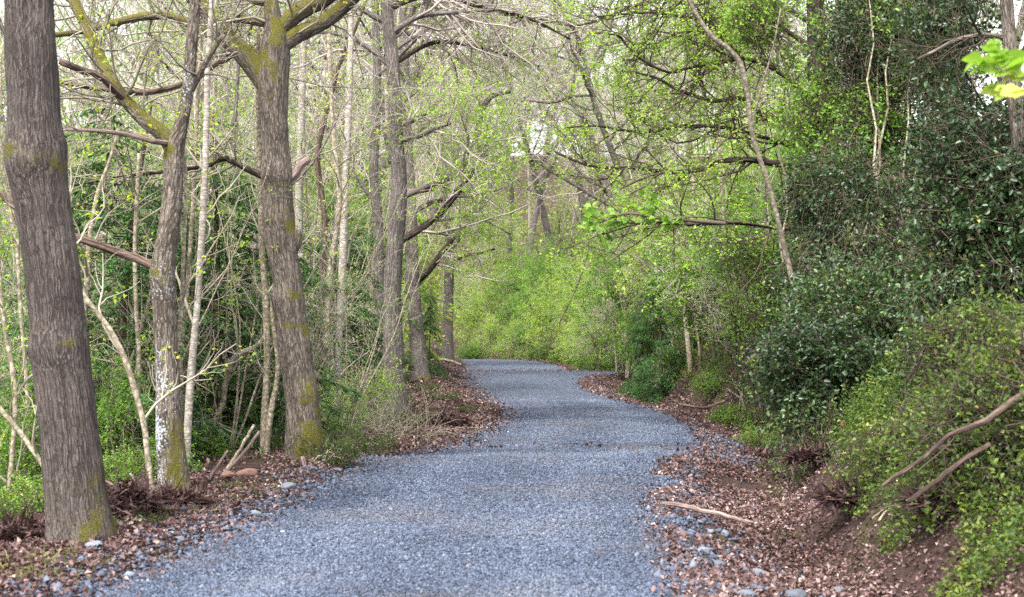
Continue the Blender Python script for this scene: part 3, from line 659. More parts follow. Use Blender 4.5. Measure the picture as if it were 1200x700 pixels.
# big dark boughs over the path come from an oak standing behind the hollies
Y7 = 24
oak('oak_tree', 'dark oak hidden behind the hollies whose long boughs arch out over the path', 'tree', Y7,
    [(968, 420, 30), (966, 330, 29), (963, 250, 27), (962, 190, 26), (961, 120, 24), (957, 60, 22), (955, -20, 20), (950, -140, 14), (945, -280, 7)],
    [([(962, 200, 10.9), (940, 197, 9.4), (903, 191, 7.8), (872, 187, 7.0), (845, 190, 6.2), (817, 200, 5.5), (783, 202, 5.5), (744, 197, 4.7), (715, 197, 3.9), (689, 194, 3.1), (668, 186, 3.1), (650, 178, 2.3)], dict(bark=M['dark_limb'], lump=.2, tw=tw3(26, 130, 420, 620))),
     ([(962, 165, 7.8), (925, 145, 7.0), (894, 135, 7.0), (880, 122, 6.2), (866, 115, 5.5), (838, 119, 4.7), (812, 112, 3.9), (790, 103, 3.9), (770, 92, 3.1), (745, 85, 2.3)], dict(bark=M['dark_limb'], lump=.2, tw=tw3(26, 130, 420, 760))),
     ([(961, 130, 6.2), (920, 90, 5.5), (880, 70, 4.7), (850, 72, 4.7), (815, 78, 3.9), (785, 85, 3.1), (755, 72, 3.1), (735, 55, 3.1), (725, 42, 2.3), (690, 38, 1.6)], dict(bark=M['dark_limb'], lump=.2, tw=tw3(28, 140, 460, 760))),
     ([(958, 60, 7.0), (920, 35, 5.5), (880, 10, 4.7), (840, 22, 3.9), (800, 20, 3.1), (760, 15, 2.3), (700, 20, 2.3)], dict(bark=M['dark_limb'], lump=.2, tw=tw3(28, 150, 480, 700))),
     ([(962, 275, 4.7), (910, 268, 3.9, -2), (870, 262, 3.9, -3), (838, 262, 3.9, -3.5), (805, 264, 3.1, -4), (774, 261, 3.1, -4), (745, 263, 2.3, -4.2), (728, 268, 2.3, -4.3), (706, 275, 1.6, -4.4)], dict(bark=M['dark_limb'], lump=.2, name='low_bough', tw=tw3(18, 80, 200, 300))),
     ([(962, 225, 7.0), (930, 175, 5.5, 1), (890, 160, 4.7, 1), (850, 150, 4.7, 1), (800, 148, 3.9, 1.5), (750, 155, 3.1, 2), (700, 148, 2.3, 2), (660, 150, 1.6, 2)], dict(bark=M['dark_limb'], lump=.2, tw=tw3(28, 140, 460, 950))),
     ([(957, 30, 7.0, 1), (890, -5, 5.5, 2), (820, -8, 4.7, 3), (750, 5, 3.9, 4), (680, 30, 3.1, 5), (620, 22, 2.3, 6), (575, 40, 1.6, 6)], dict(bark=M['dark_limb'], tw=tw3(34, 170, 620, 600))),
     ([(955, -10, 7.0), (900, -30, 5.5), (850, -22, 4.7), (790, -12, 3.9), (740, -20, 3.1), (680, -20, 2.3)], dict(bark=M['dark_limb'], tw=tw3(24, 140, 460, 700), grav=-.02))],
    M['dark_limb'], M['twig_dark'], M['lime'], 19, S=20, flare=.1, leaf_size=.055, crown=(8, 3.5, (60, 300), ((.8, 2.5), (.3, 1.)), 300, .7))

# sycamore leaf spray on the low bough's tip is its own young tree
oak('sycamore_sapling', 'pale leaning sapling stem bent over in front of the dark boughs', 'sapling', 19,
    [(948, 470, 8), (943, 410, 8), (932, 345, 7), (920, 295, 7), (907, 240, 6), (897, 205, 6), (888, 180, 6), (880, 150, 6), (876, 110, 6), (868, 76, 6.5), (852, 56, 6), (834, 43, 6), (815, 15, 5), (800, -18, 5), (785, -60, 4)],
    [([(880, 150, 3), (890, 110, 3), (905, 60, 2), (915, 10, 2)], dict(tw=((8, 20), ((.2, .7), (.1, .4)), 10)))], M['hazelbark'], M['twig_pale'], M['bright'], 20, S=12, flare=.0, lump=.08)
oak('tree_trunk', 'grey brown trunk rising through the holly beside the hanging yellow leaves', 'tree', 14.3,
    [(1200, 420, 20), (1198, 300, 19), (1196, 220, 18), (1192, 150, 17), (1188, 100, 17), (1184, 60, 17), (1181, 20, 16), (1178, -30, 15), (1172, -150, 11)],
    [([(1190, 48, 8), (1165, 42, 7), (1130, 44, 6), (1100, 58, 5), (1075, 70, 4)], dict(tw=tw(10, 40)))], M['mossy'], M['twig_dark'], M['mid'], 21, S=20, flare=.0)

# ------------------------------------------------------------------ pale stems traced one by one
STEMS = [
 ('birch_sapling', 'white barked straight stem just beyond the lichen tree', 15.5, [(219, 525, 9), (221, 480, 9), (225, 425, 9), (231, 360, 8), (235, 300, 8), (238, 250, 8), (240, 200, 8), (242, 140, 7), (243, 85, 7), (247, 20, 6), (250, -50, 5)], 'birch', 14),
 ('hazel_sapling', 'crooked grey green stem with an elbow bend at the end of the dark conifers', 17.5, [(234, 578, 7), (238, 545, 7), (240, 522, 7), (248, 500, 7), (260, 476, 7), (264, 450, 7), (270, 428, 8), (280, 415, 8), (298, 408, 7), (310, 395, 6), (318, 370, 5), (322, 330, 4)], 'pale', 8),
 ('hazel_sapling', 'slim curved stem sweeping up beside the thick furrowed oak', 13.2, [(180, 588, 7), (174, 545, 7), (169, 500, 7), (160, 465, 7), (148, 425, 7), (130, 388, 6), (110, 362, 6), (96, 342, 5), (85, 315, 5), (80, 270, 4), (82, 220, 4)], 'pale', 8),
 ('hazel_sapling', 'short straight stem touching the foot of the lichen tree', 14.0, [(186, 590, 7), (187, 560, 6), (190, 520, 5), (196, 470, 5), (206, 420, 4), (212, 370, 5), (215, 300, 4), (218, 230, 4), (216, 170, 4)], 'pale', 8),
 ('ash_sapling', 'pale upright stem rooted beside the big mossy oak, forking near its base', 17.2, [(309, 560, 10), (309, 530, 9), (310, 490, 9), (312, 450, 8), (313, 410, 8), (312, 370, 8), (310, 330, 7), (307, 300, 7), (306, 250, 7), (304, 190, 6), (303, 130, 6), (302, 70, 5), (304, 0, 5)], 'pale', 16),
 ('ash_sapling', 'leaning fork of pale stem against the mossy oak trunk', 17.0, [(313, 520, 7), (318, 480, 7), (324, 450, 6), (326, 425, 6), (322, 395, 5), (319, 360, 5), (323, 320, 4), (322, 280, 4)], 'pale', 4),
 ('ash_sapling', 'tall whitish stem running up between the mossy oak and the straight oak', 23, [(395, 470, 8), (397, 400, 8), (400, 340, 9), (402, 290, 9), (404, 240, 9), (406, 190, 8), (408, 140, 8), (410, 90, 7), (411, 40, 6), (412, -30, 5)], 'birch', 22),
 ('ash_sapling', 'thin whitish stem leaning beside the tall whitish one', 22, [(378, 480, 8), (380, 420, 8), (384, 360, 8), (388, 310, 8), (394, 270, 7), (398, 230, 7), (392, 170, 6), (388, 110, 5), (385, 40, 5)], 'pale', 18),
 ('ash_sapling', 'dark barked slim stem tilting behind the mossy oak limb', 24, [(372, 470, 7), (376, 350, 7), (380, 260, 7), (372, 190, 7), (378, 150, 6), (388, 110, 6), (398, 75, 5), (418, 30, 4), (432, -10, 4)], 'dead', 18),
 ('birch_sapling', 'pale birch stem seen between the lichen tree and the mossy oak, high up', 27, [(352, 470, 9), (353, 380, 9), (352, 300, 9), (350, 240, 9), (352, 180, 9), (354, 110, 8), (356, 40, 7), (358, -40, 5)], 'birch', 20),
 ('hazel_sapling', 'slanting bare pole crossing low behind the thick furrowed oak', 12.4, [(60, 560, 6), (40, 530, 6), (22, 505, 6), (5, 485, 6), (-15, 462, 6), (-40, 430, 5)], 'pale', 3),
 ('hazel_sapling', 'thin upright stem outside the thick furrowed oak', 14.5, [(6, 640, 7), (12, 560, 6), (18, 480, 6), (14, 430, 6), (8, 400, 5), (2, 350, 5), (-4, 280, 4)], 'pale', 10),
 ('hazel_sapling', 'two toned thin stem in green leaves outside the thick oak', 15.2, [(22, 640, 6), (27, 570, 6), (33, 500, 5), (30, 430, 5), (24, 360, 5), (20, 280, 4)], 'pale', 10),
 ('hazel_sapling', 'wavy thin stem midway between the thick oak and lichen tree', 15.8, [(160, 590, 6), (160, 520, 6), (161, 470, 6), (163, 420, 5), (160, 370, 5), (158, 300, 5), (160, 240, 5), (163, 180, 4)], 'pale', 12),
 ('hazel_sapling', 'leaning stem crossing the dead reddish branch beside the thick oak', 15.0, [(95, 400, 6), (101, 340, 6), (104, 290, 6), (108, 260, 5), (115, 225, 5), (128, 190, 4), (140, 150, 4)], 'pale', 8),
 ('hazel_sapling', 'sinuous grey stem in the gap under the dead reddish branch', 16.2, [(145, 560, 5), (140, 520, 5), (134, 490, 5), (136, 460, 5), (150, 430, 5), (160, 405, 4), (170, 370, 4), (180, 330, 4)], 'pale', 8),
 ('ash_sapling', 'straight pale stem close to the lichen tree with small yellow leaves', 16.5, [(222, 545, 7), (214, 480, 6), (212, 420, 6), (218, 350, 6), (222, 300, 5), (226, 240, 5), (229, 180, 5), (232, 110, 4), (236, 30, 4)], 'pale', 14),
 ('ash_sapling', 'thin curving stem across the conifers ahead of the mossy oak', 18.5, [(335, 415, 4), (315, 398, 5), (290, 380, 5), (265, 360, 5), (245, 343, 4), (230, 325, 4)], 'pale', 4),
 ('ash_sapling', 'pale straight sapling on the bank above the dark yew', 36, [(812, 460, 6), (808, 420, 6), (804, 380, 6), (800, 340, 5), (792, 300, 5), (786, 270, 5), (780, 230, 4), (775, 180, 4)], 'pale', 18),
 ('ash_sapling', 'second pale sapling on the bank next to the dark yew', 34, [(840, 455, 5), (836, 400, 5), (830, 350, 5), (822, 300, 5), (815, 260, 5), (812, 200, 4)], 'pale', 18),
 ('ash_sapling', 'greyish stem on the bank short of the leaning bent sapling', 30, [(872, 450, 5), (868, 400, 5), (862, 340, 5), (850, 280, 4), (846, 220, 4), (842, 160, 4)], 'pale', 16),
 ('ash_sapling', 'white stem showing through gaps in the tall holly', 25, [(986, 420, 7), (985, 330, 7), (985, 260, 7), (985, 200, 7), (986, 150, 6), (990, 80, 5), (994, 0, 4)], 'birch', 10),
 ('ash_sapling', 'twin white stem just inside the tall holly edge', 26, [(974, 420, 6), (973, 330, 6), (973, 270, 6), (973, 200, 6), (970, 140, 5), (966, 60, 4)], 'birch', 10),
 ('ash_sapling', 'bare slanting stem over the far bright bushes', 60, [(655, 380, 1.3), (670, 350, 1.3), (682, 320, 1.3), (690, 285, 1.2), (678, 260, 1.), (672, 240, 1)], 'dead', 12),
]
for i, (nm, lab, y, rows, bark, nb) in enumerate(STEMS):
    rng = np.random.default_rng(100 + i)
    root = thing(nm, lab, 'sapling', P(rows[0][0], rows[0][1], y), 'slender pale stems among the trees')
    low = np.array(P(rows[0][0], rows[0][1], y)); g0 = gz(low[0], low[1])
    Pt, rt = trace(rows, y, 40)
    if g0 < low[2] - .05 and nm != 'x' and rows[0][1] > 440:   # carry the stem down to the soil
        ext = np.array([[low[0] + .02 * rng.normal(), low[1], g0 - .1]]); Pt = np.concatenate([ext[None], Pt], 1); rt = np.concatenate([rt[:, :1] * 1.1, rt], 1)
    mb = MB(); limb_mesh(mb, rng, Pt, rt, 10, .06); build(mb, 'trunk', M[bark], root)
    tb = MB(); res = twiggery(rng, Pt, rt, (nb, nb * 4), ((.4, 1.5), (.15, .6)), ang=(25, 60), grav=.05, rmin=(.005, .003))
    for (a, b) in res: tubes(tb, a, b, 4)
    build(tb, 'crown', M['twig_pale'], root)
    lf = MB(); foliage_on(rng, *res[-1], nb * 3, lf, .05, 3, .04); build(lf, 'foliage', M['lime' if y > 24 else 'yellow'], root, False)

# ------------------------------------------------------------------ libraries of woodland plants, copied into place
LIB = {}
def lib_root(name, cat):
    o = thing(name, 'x', cat, (0, 0, 0)); return o
def make_sapling(seed, h, nb, nleaf, leaf='lime', twig='twig_pale', bark='pale', r=.035, ls=.055):
    rng = np.random.default_rng(seed); root = lib_root('sapling', 'sapling')
    st = grow(rng, np.zeros((1, 3)) - [0, 0, .15], np.array([[rng.normal() * .08, rng.normal() * .08, 1.]]), np.array([h]), np.array([r]), 18, .06, .03, .25)
    mb = MB(); tubes(mb, *st, 8); build(mb, 'trunk', M[bark], root)
    res = twiggery(rng, *st, (nb, nb * 5, nb * 9), ((.6, 2.4), (.3, 1.0), (.15, .5)), ang=(25, 60), grav=.06, rmin=(.006, .0045, .0035))
    tb = MB()
    for (a, b) in res: tubes(tb, a, b, 3)
    build(tb, 'crown', M[twig], root)
    lf = MB(); foliage_on(rng, *res[-1], nleaf, lf, ls, 3, .05); build(lf, 'foliage', M[leaf], root, False)
    return root
def make_tree(seed, h, r, nleaf, leaf, twig, bark, ls=.09, counts=(16, 110, 520, 1500), t0=.3):
    rng = np.random.default_rng(seed); root = lib_root('oak_tree', 'tree')
    st = grow(rng, np.zeros((1, 3)) - [0, 0, .3], np.array([[rng.normal() * .05, rng.normal() * .05, 1.]]), np.array([h]), np.array([r]), 16, .07, .02, .2)
    mb = MB(); tubes(mb, *st, 12, moss=.5); build(mb, 'trunk', M[bark], root)
    l1 = sprout(rng, *st, counts[0], .28, .5, (35, 75), 9, .2, .03, .55, .03, t0, True); mb = MB(); tubes(mb, *l1, 7, moss=.5); build(mb, 'crown_limb', M[bark], root)
    res = twiggery(rng, *l1, counts[1:], ((1.2, 3.2), (.6, 1.6), (.3, .9)), wander=.26, rmin=(.012, .008, .006))
    tb = MB()
    for (a, b) in res: tubes(tb, a, b, 3)
    build(tb, 'crown', M[twig], root)
    if nleaf:
        lf = MB(); foliage_on(rng, *res[-1], nleaf, lf, ls, 3, .10); build(lf, 'foliage', M[leaf], root, False)
    return root
def make_conifer(seed, h, w):
    rng = np.random.default_rng(seed); root = lib_root('conifer_tree', 'tree')
    st = grow(rng, np.zeros((1, 3)) - [0, 0, .2], np.array([[0, 0, 1.]]), np.array([h]), np.array([.012 * h]), 14, .015, 0, .15)
    mb = MB(); tubes(mb, *st, 8); build(mb, 'trunk', M['dead'], root)
    n = int(24 * h); t = rng.random(n) ** 1.1 * .96 + .02; z = t * h; L = (w * (1 - t) ** .75 + .15) * (.7 + .5 * rng.random(n)); a = rng.random(n) * 6.283
    d = np.stack([np.cos(a), np.sin(a), .15 + 0 * a], -1)
    br = grow(rng, np.stack([0 * z, 0 * z, z], -1), d, L, .005 + .005 * L, 8, .10, -.15, .25)
    mb2 = MB(); tubes(mb2, *br, 3); build(mb2, 'crown', M['twig_dark'], root)
    m = n * 26; p, tan, r, tt, pl = sample_on(rng, *br, m, .12, 1.)
    side = norm(np.cross(tan, [0, 0, 1.])) * np.where(rng.random(m) < .5, 1, -1)[:, None]
    sd = norm(tan * .8 + side + np.array([0, 0, -.35]) + .25 * rng.normal(size=(m, 3))); tl = .42 * (1.15 - .8 * tt) * (.5 + .7 * rng.random(m)) * np.minimum(pl, 1.4)
    sp = grow(rng, p, sd, tl, .003 + 0 * tl, 4, .06, -.06, .4)
    lf = MB(); k = m * 5; q, qt, _, _, _ = sample_on(rng, *sp, k, .0, 1.)
    s2 = norm(np.cross(qt, [0, 0, 1.])) * np.where(rng.random(k) < .5, 1, -1)[:, None]
    strips(lf, rng, q, qt * .9 + s2 + .15 * rng.normal(size=(k, 3)) - np.array([0, 0, .25]), .09 + .09 * rng.random(k), .018 + .016 * rng.random(k), np.clip(.45 + .25 * rng.normal(size=k) + .25 * vnoise(q * 1.4), 0, 1))
    build(lf, 'foliage', M['needle'], root, False)
    return root
def make_bush(seed, blobs, stems, ntw, nleaf, leaf, twig, ls, name='hazel_bush', cat='bush', bark='pale', hexa=False, up=.5, thin=-.25, cl=3, shell=.3, twl=(.25, .7), sr=.028):
    """blobs: ellipsoids (cx,cy,cz,rx,ry,rz); stems fan from the base to targets in them, twigs grow round the targets"""
    rng = np.random.default_rng(seed); root = lib_root(name, cat)
    B = np.array(blobs, float); vol = B[:, 3] * B[:, 4] * B[:, 5]
    def targets(n):
        i = rng.choice(len(B), n * 3, p=vol / vol.sum()); d = norm(rng.normal(size=(n * 3, 3))); r = (shell + (1 - shell) * rng.random(n * 3)) ** .6
        q = B[i, :3] + d * B[i, 3:] * r[:, None]; ok = vnoise(q * 1.15 + seed) > thin; return (q[ok] if ok.sum() > n else q)[:n]
    T1 = targets(stems); base = np.stack([.25 * rng.normal(size=len(T1)), .25 * rng.normal(size=len(T1)), np.full(len(T1), -.25)], -1)
    t = np.linspace(0, 1, 9)[None, :, None]; mid = base * .4 + T1 * .6; mid[:, 2] = base[:, 2] * .25 + T1[:, 2] * .75 + .25
    Pp = (1 - t) ** 2 * base[:, None] + 2 * t * (1 - t) * mid[:, None] + t ** 2 * T1[:, None] + .05 * rng.normal(size=(len(T1), 9, 3)) * np.sin(np.pi * t)
    rad = np.linspace(sr, min(.006, sr), 9)[None, :] * (.6 + .6 * rng.random(len(T1)))[:, None]
    mb = MB(); tubes(mb, Pp, rad, 5); build(mb, 'stem', M[bark], root)
    # twigs: from random targets, directed outward, joined towards the nearest stem
    T2 = targets(ntw); cen = B[:, :3].mean(0); out = norm(T2 - cen + .5 * rng.normal(size=T2.shape)); L = twl[0] + (twl[1] - twl[0]) * rng.random(len(T2))
    tg = grow(rng, T2 - out * L[:, None] * .8, out, L * 1.3, np.full(len(T2), .006), 5, .2, .0, .4)
    tg2 = sprout(rng, *tg, ntw * 2, .15, .4, (30, 70), 4, .2, .0, .7, .003)
    tb = MB(); tubes(tb, *tg, 3); tubes(tb, *tg2, 3); build(tb, 'crown', M[twig], root)
    lf = MB(); n = nleaf // cl; p, tan, _, _, _ = sample_on(rng, np.concatenate([tg[0][:, ::1], tg2[0][:, [0, 1, 2, 3, 3]]]), np.concatenate([tg[1], tg2[1][:, [0, 1, 2, 3, 3]]]), n, .2, 1.)
    p = np.repeat(p, cl, 0) + .045 * rng.normal(size=(n * cl, 3)); tan = np.repeat(tan, cl, 0)
    tint = np.clip(.42 + .2 * rng.normal(size=n * cl) + .28 * vnoise(p * .9 + seed * 3), 0, 1)
    leaves(lf, rng, p, ls * (.55 + .7 * rng.random(len(p))), up=up, out=tan, tint=tint, hexa=hexa, droop=.2)
    build(lf, 'foliage', M[leaf], root, False)
    return root

SAP = [make_sapling(201, 8, 22, 220, 'lime', ls=.05), make_sapling(202, 10, 26, 260, 'bright', r=.045, ls=.05), make_sapling(203, 6.5, 22, 420, 'bright', ls=.055), make_sapling(204, 11, 28, 90, 'lime', bark='birch', r=.05, ls=.045), make_sapling(205, 9, 28, 240, 'bright', 'twig_pink', ls=.05)]
def make_coppice(seed, n, h, leaf, nleaf):
    rng = np.random.default_rng(seed); root = lib_root('hazel_coppice', 'coppice')
    a = rng.random(n) * 6.283; p = np.stack([.22 * np.cos(a), .22 * np.sin(a), np.full(n, -.2)], -1)
    st = grow(rng, p, np.stack([.28 * np.cos(a) + .1 * rng.normal(size=n), .28 * np.sin(a) + .1 * rng.normal(size=n), np.ones(n)], -1), h * (.55 + .5 * rng.random(n)), .012 + .016 * rng.random(n), 16, .07, .015, .25)
    for k in range(n):
        m1 = MB(); tubes(m1, st[0][k:k + 1], st[1][k:k + 1], 6); build(m1, 'stem', M['pale'], root)
    res = twiggery(rng, *st, (n * 7, n * 26, n * 50), ((.5, 1.8), (.3, .9), (.15, .5)), ang=(20, 60), grav=.03, wander=.2, rmin=(.005, .004, .003))
    tb = MB()
    for (x, y) in res: tubes(tb, x, y, 3)
    build(tb, 'crown', M['twig_pale'], root)
    lf = MB(); foliage_on(rng, *res[-1], nleaf, lf, .045, 3, .04); build(lf, 'foliage', M[leaf], root, False)
    return root
COP = [make_coppice(241, 11, 8, 'bright', 330), make_coppice(242, 9, 6.5, 'bright', 380), make_coppice(243, 13, 9, 'lime', 260)]
TRE = [make_tree(211, 17, .20, 2600, 'lime', 'twig_pink', 'far_oak', .075, (18, 130, 700, 2400)), make_tree(212, 19, .24, 2000, 'lime', 'twig_pink', 'far_oak', .075, (18, 150, 800, 2800)), make_tree(213, 15, .18, 4200, 'bright', 'twig_pale', 'far_oak', .075), make_tree(214, 17, .2, 3600, 'sage', 'twig_pink', 'far_oak', .075, (18, 130, 700, 2400))]
CON = [make_conifer(221, 6.5, 2.0), make_conifer(222, 9, 2.6)]
BUS = {'bright': make_bush(231, [(0, 0, 1.5, 1.5, 1.3, 1.3), (.7, .3, 2.5, 1., 1., 1.1), (-.8, -.2, 1., 1., .9, .9)], 34, 460, 13000, 'bright', 'twig_pale', .075),
       'lime': make_bush(232, [(0, 0, 1.5, 1.4, 1.3, 1.4), (-.6, .2, 2.6, 1., 1., 1.1)], 34, 460, 10500, 'lime', 'twig_pale', .065),
       'olive': make_bush(233, [(0, 0, 1.4, 1.5, 1.3, 1.3), (.4, .2, 2.5, 1.1, 1., 1.1)], 40, 560, 6500, 'lime', 'twig_pink', .06, thin=-.4, bark='dead'),
       'mid': make_bush(234, [(0, 0, 1.0, 1.4, 1.2, 1.0), (.8, .3, 1.5, .9, .9, .9)], 30, 420, 8500, 'mid', 'twig_dark', .06),
       'low': make_bush(235, [(0, 0, .35, 1.1, .9, .45), (.7, .2, .3, .7, .7, .4), (-.6, -.1, .4, .6, .6, .4)], 24, 300, 5000, 'bright', 'twig_dark', .055, name='bramble_patch', cat='bramble'),
       'airy': make_bush(237, [(0, 0, 1.2, 1.3, 1.1, .9), (.5, .2, 2., 1., .9, .7), (-.5, 0, .7, .9, .8, .5)], 26, 300, 2600, 'lime', 'twig_pale', .075, thin=-.1),
       'herb': make_bush(236, [(0, 0, .22, .8, .7, .28)], 16, 120, 1000, 'mid', 'twig_dark', .065, name='leafy_herb', cat='plant')}
USED = set()
def put(src, x, y, rz, sc, label, group, dz=0., name=None, tilt=0.):
    z = gz(x, y) + dz
    if src.name not in USED:
        USED.add(src.name); o = src; o.location = (x, y, z); o.rotation_euler = (tilt, 0, rz); o.scale = (sc,) * 3 if np.isscalar(sc) else sc; o['label'] = label; o['group'] = group
    else: o = copy_tree(src, (x, y, z), (tilt, 0, rz), sc, label, group)
    return o
def at(u, y): return (u - 600) / F_PX * y

rng = np.random.default_rng(77)
# conifers in the west wood and by the bank
for (u, y, k, sc, lab) in [
    (130, 16.6, 1, (.85, .85, .54), 'dark conifer filling the gap between the thick furrowed oak and the lichen tree'),
    (255, 18.6, 0, (1.15, 1.15, .72), 'dark conifer behind the gap between the lichen tree and the mossy oak'),
    (228, 29, 1, (.95, .95, .68), 'dark conifer farther back beyond the lichen tree'),
    (398, 27.5, 0, (.9, .9, .78), 'dark conifer beyond the mossy oak, next to the straight grey oak'),
    (425, 38, 1, (.75, .75, .62), 'dark conifer close behind the straight grey oak'),
    (372, 38, 1, (.85, .85, .62), 'dark conifer deep in the wood past the mossy oak'),
    (503, 41, 0, (.33, .33, .42), 'small drooping conifer in front of the oak with the bright mossy foot'),
    (40, 24, 1, (.8, .8, .5), 'dark conifer behind the thick furrowed oak, at the edge of view'),
    (318, 33, 0, (1.1, 1.1, .8), 'dark conifer hidden behind the mossy oak trunk'),
    (60, 18, 0, (1., 1., .6), 'dark conifer low behind the thick furrowed oak'), (190, 19, 0, (1.1, 1.1, .75), 'dark conifer straight behind the lichen tree'), (310, 22, 0, (1.1, 1.1, .75), 'dark conifer straight behind the mossy oak'),
    (775, 37, 0, .62, 'low dark yew overhanging the leaf heap on the bank'),
    (750, 41, 0, .42, 'smaller dark yew beside the leaf heap on the bank')]:
    put(CON[k], at(u, y), y, rng.random() * 6.28, sc, lab, 'dark conifers', dz=-.1)

# thicket of saplings between the trunks, west side
names = [(-40, 'outside the thick oak'), (70, 'between thick oak and lichen tree'), (205, 'between lichen tree and mossy oak'), (350, 'between mossy oak and straight oak'), (470, 'past the straight oak')]
kinds = ['thin lime leaved', 'tall thin', 'short leafy', 'tall white barked', 'pinkish twigged']
ordw = ['first', 'second', 'third', 'fourth', 'fifth', 'sixth', 'seventh', 'eighth', 'ninth', 'tenth', 'eleventh', 'twelfth', 'thirteenth', 'fourteenth']
rows = []
for i in range(56):
    y = 24 + 30 * rng.random() ** .9; u = -60 + 490 * ((i * .618034) % 1.0)
    x = at(u, y); L = float(road(y)[1])
    if x > L - 3.2: x = L - 3.2 - 2.5 * rng.random(); u = 600 + x / y * F_PX
    rows.append((u, y, x, int(rng.integers(0, 5)), rng.random() * 6.28, .75 + .6 * rng.random()))
rows.sort(); cnt = {}
for (u, y, x, k, rz, sc) in rows:
    band = [b for a, b in names if u >= a - 30][-1]; c = cnt.get((band, k), 0); cnt[(band, k)] = c + 1
    put(SAP[k], x, y, rz, sc, f'{kinds[k]} sapling {band}, {ordw[c]} of its kind', 'saplings crowding the wood', tilt=.08 * rng.normal())
for (u, y, k, sc, lab) in [
    (30, 17, 1, 1., 'many stemmed bare hazel outside the thick furrowed oak'), (118, 22, 0, .9, 'many stemmed bare hazel just behind the gap beside the thick oak'), (155, 26, 2, 1., 'many stemmed hazel past the dark conifer by the lichen tree'), (248, 27, 0, 1., 'many stemmed hazel between lichen tree and mossy oak'),
    (290, 31, 2, 1., 'many stemmed hazel deeper behind the grey leaning trunk'), (385, 31, 1, 1., 'many stemmed hazel beyond the mossy oak'), (415, 36, 2, 1., 'many stemmed hazel behind the yellow green shrub'), (350, 30, 0, 1.1, 'many stemmed hazel deep behind the mossy oak'), (200, 27, 2, 1.1, 'many stemmed hazel deep behind the lichen tree'), (80, 25, 2, 1.1, 'many stemmed hazel deep behind the thick oak'), (430, 34, 0, 1.1, 'many stemmed hazel deep behind the straight oak'),
    (850, 44, 1, .9, 'many stemmed hazel on the bank near the pale saplings'), (770, 47, 2, .9, 'many stemmed hazel on the bank behind the dark yew'), (870, 37, 2, 1., 'many stemmed hazel high on the bank')]:
    put(COP[k], at(u, y), y, rng.random() * 6.28, sc, lab, 'hazel coppice stools', dz=-.05)
for (u, y, k, sc, lab) in [(700, 57, 4, .8, 'slim sapling in the hedge right above the gravel spur'), (722, 52, 1, .75, 'slim sapling in the hedge between gravel spur and dark yew'), (742, 48, 4, .8, 'slim sapling in the hedge at the smaller dark yew'), (788, 42, 1, .8, 'slim sapling in the hedge just beyond the dark yew'), (822, 36, 4, .75, 'slim sapling in the hedge between the two pale saplings'), (848, 33, 1, .7, 'slim sapling in the hedge after the pale saplings'), (864, 30, 4, .7, 'slim sapling in the hedge before the yellow leaved shrub'), (892, 28, 1, .7, 'slim sapling rising from the yellow leaved shrub'), (924, 26, 4, .7, 'slim sapling behind the low holly edge'), (955, 24.5, 1, .7, 'slim sapling between the low holly and the dark oak')]:
    put(SAP[k], at(u, y), y, rng.random() * 6.28, sc, lab, 'slim saplings in the hedge', dz=-.1, tilt=.12 * rng.normal())
for (u, y, k, sc, lab) in [(112, 16.2, 0, .6, 'small bare hazel in the gap beside the thick furrowed oak'), (158, 16.8, 1, .6, 'small bare hazel just short of the lichen tree'), (252, 17.4, 2, .6, 'small bare hazel just past the lichen tree'), (288, 18.6, 0, .65, 'small bare hazel beside the pale forked stem'), (388, 20.5, 1, .6, 'small bare hazel just past the mossy oak')]:
    put(COP[k], at(u, y), y, rng.random() * 6.28, sc, lab, 'hazel coppice stools', dz=-.05)
# taller bare trees deeper in the wood and across the back
tk = ['bare oak flecked with yellow buds', 'tall bare oak with a pinkish crown', 'pale twigged oak with lime leaves', 'oak with pale grey green young leaves']
rows = []
for (u, y, k, sc) in [(-30, 42, 0, 1.), (30, 55, 1, 1.), (80, 40, 2, 1.), (130, 62, 0, 1.1), (170, 46, 1, 1.), (215, 58, 2, 1.1), (250, 44, 0, 1.), (290, 66, 1, 1.1), (320, 50, 2, 1.), (365, 60, 0, 1.1), (395, 47, 1, 1.), (425, 64, 2, 1.1), (455, 56, 0, 1.1), (455, 74, 3, 1.2),
                      (436, 68, 1, 1.), (476, 96, 3, 1.4),  (655, 98, 1, 1.2), (596, 108, 0, (1.2, 1.2, 1.55)), (560, 120, 1, (1.2, 1.2, 1.6)), (618, 124, 3, (1.3, 1.3, 1.7)), (690, 96, 3, 1.4), (712, 64, 3, 1.), (735, 78, 1, 1.1), (752, 58, 0, 1.), (800, 90, 1, 1.2), (830, 62, 2, 1.), (870, 50, 2, 1.), (905, 74, 0, 1.2), (930, 46, 3, .95), (775, 49, 3, .85), (1000, 56, 0, 1.), (1060, 44, 2, 1.), (1130, 50, 1, 1.)]:
    rows.append((k, u, y, sc))
rows.sort(); cnt = {}
where = lambda u: 'behind the thick furrowed oak' if u < 120 else 'behind the lichen tree' if u < 300 else 'behind the mossy oak' if u < 470 else 'at the far bend' if u < 640 else 'above the bright bushes' if u < 780 else 'on the bank above the dark yew' if u < 950 else 'behind the tall hollies'
for (k, u, y, sc) in rows:
    w = where(u); c = cnt.get((k, w), 0); cnt[(k, w)] = c + 1
    put(TRE[k], at(u, y), y, rng.random() * 6.28, sc, f'{tk[k]} {w}' + ('' if c == 0 else f', {ordw[c]} of them'), 'bare spring trees', dz=-.2)

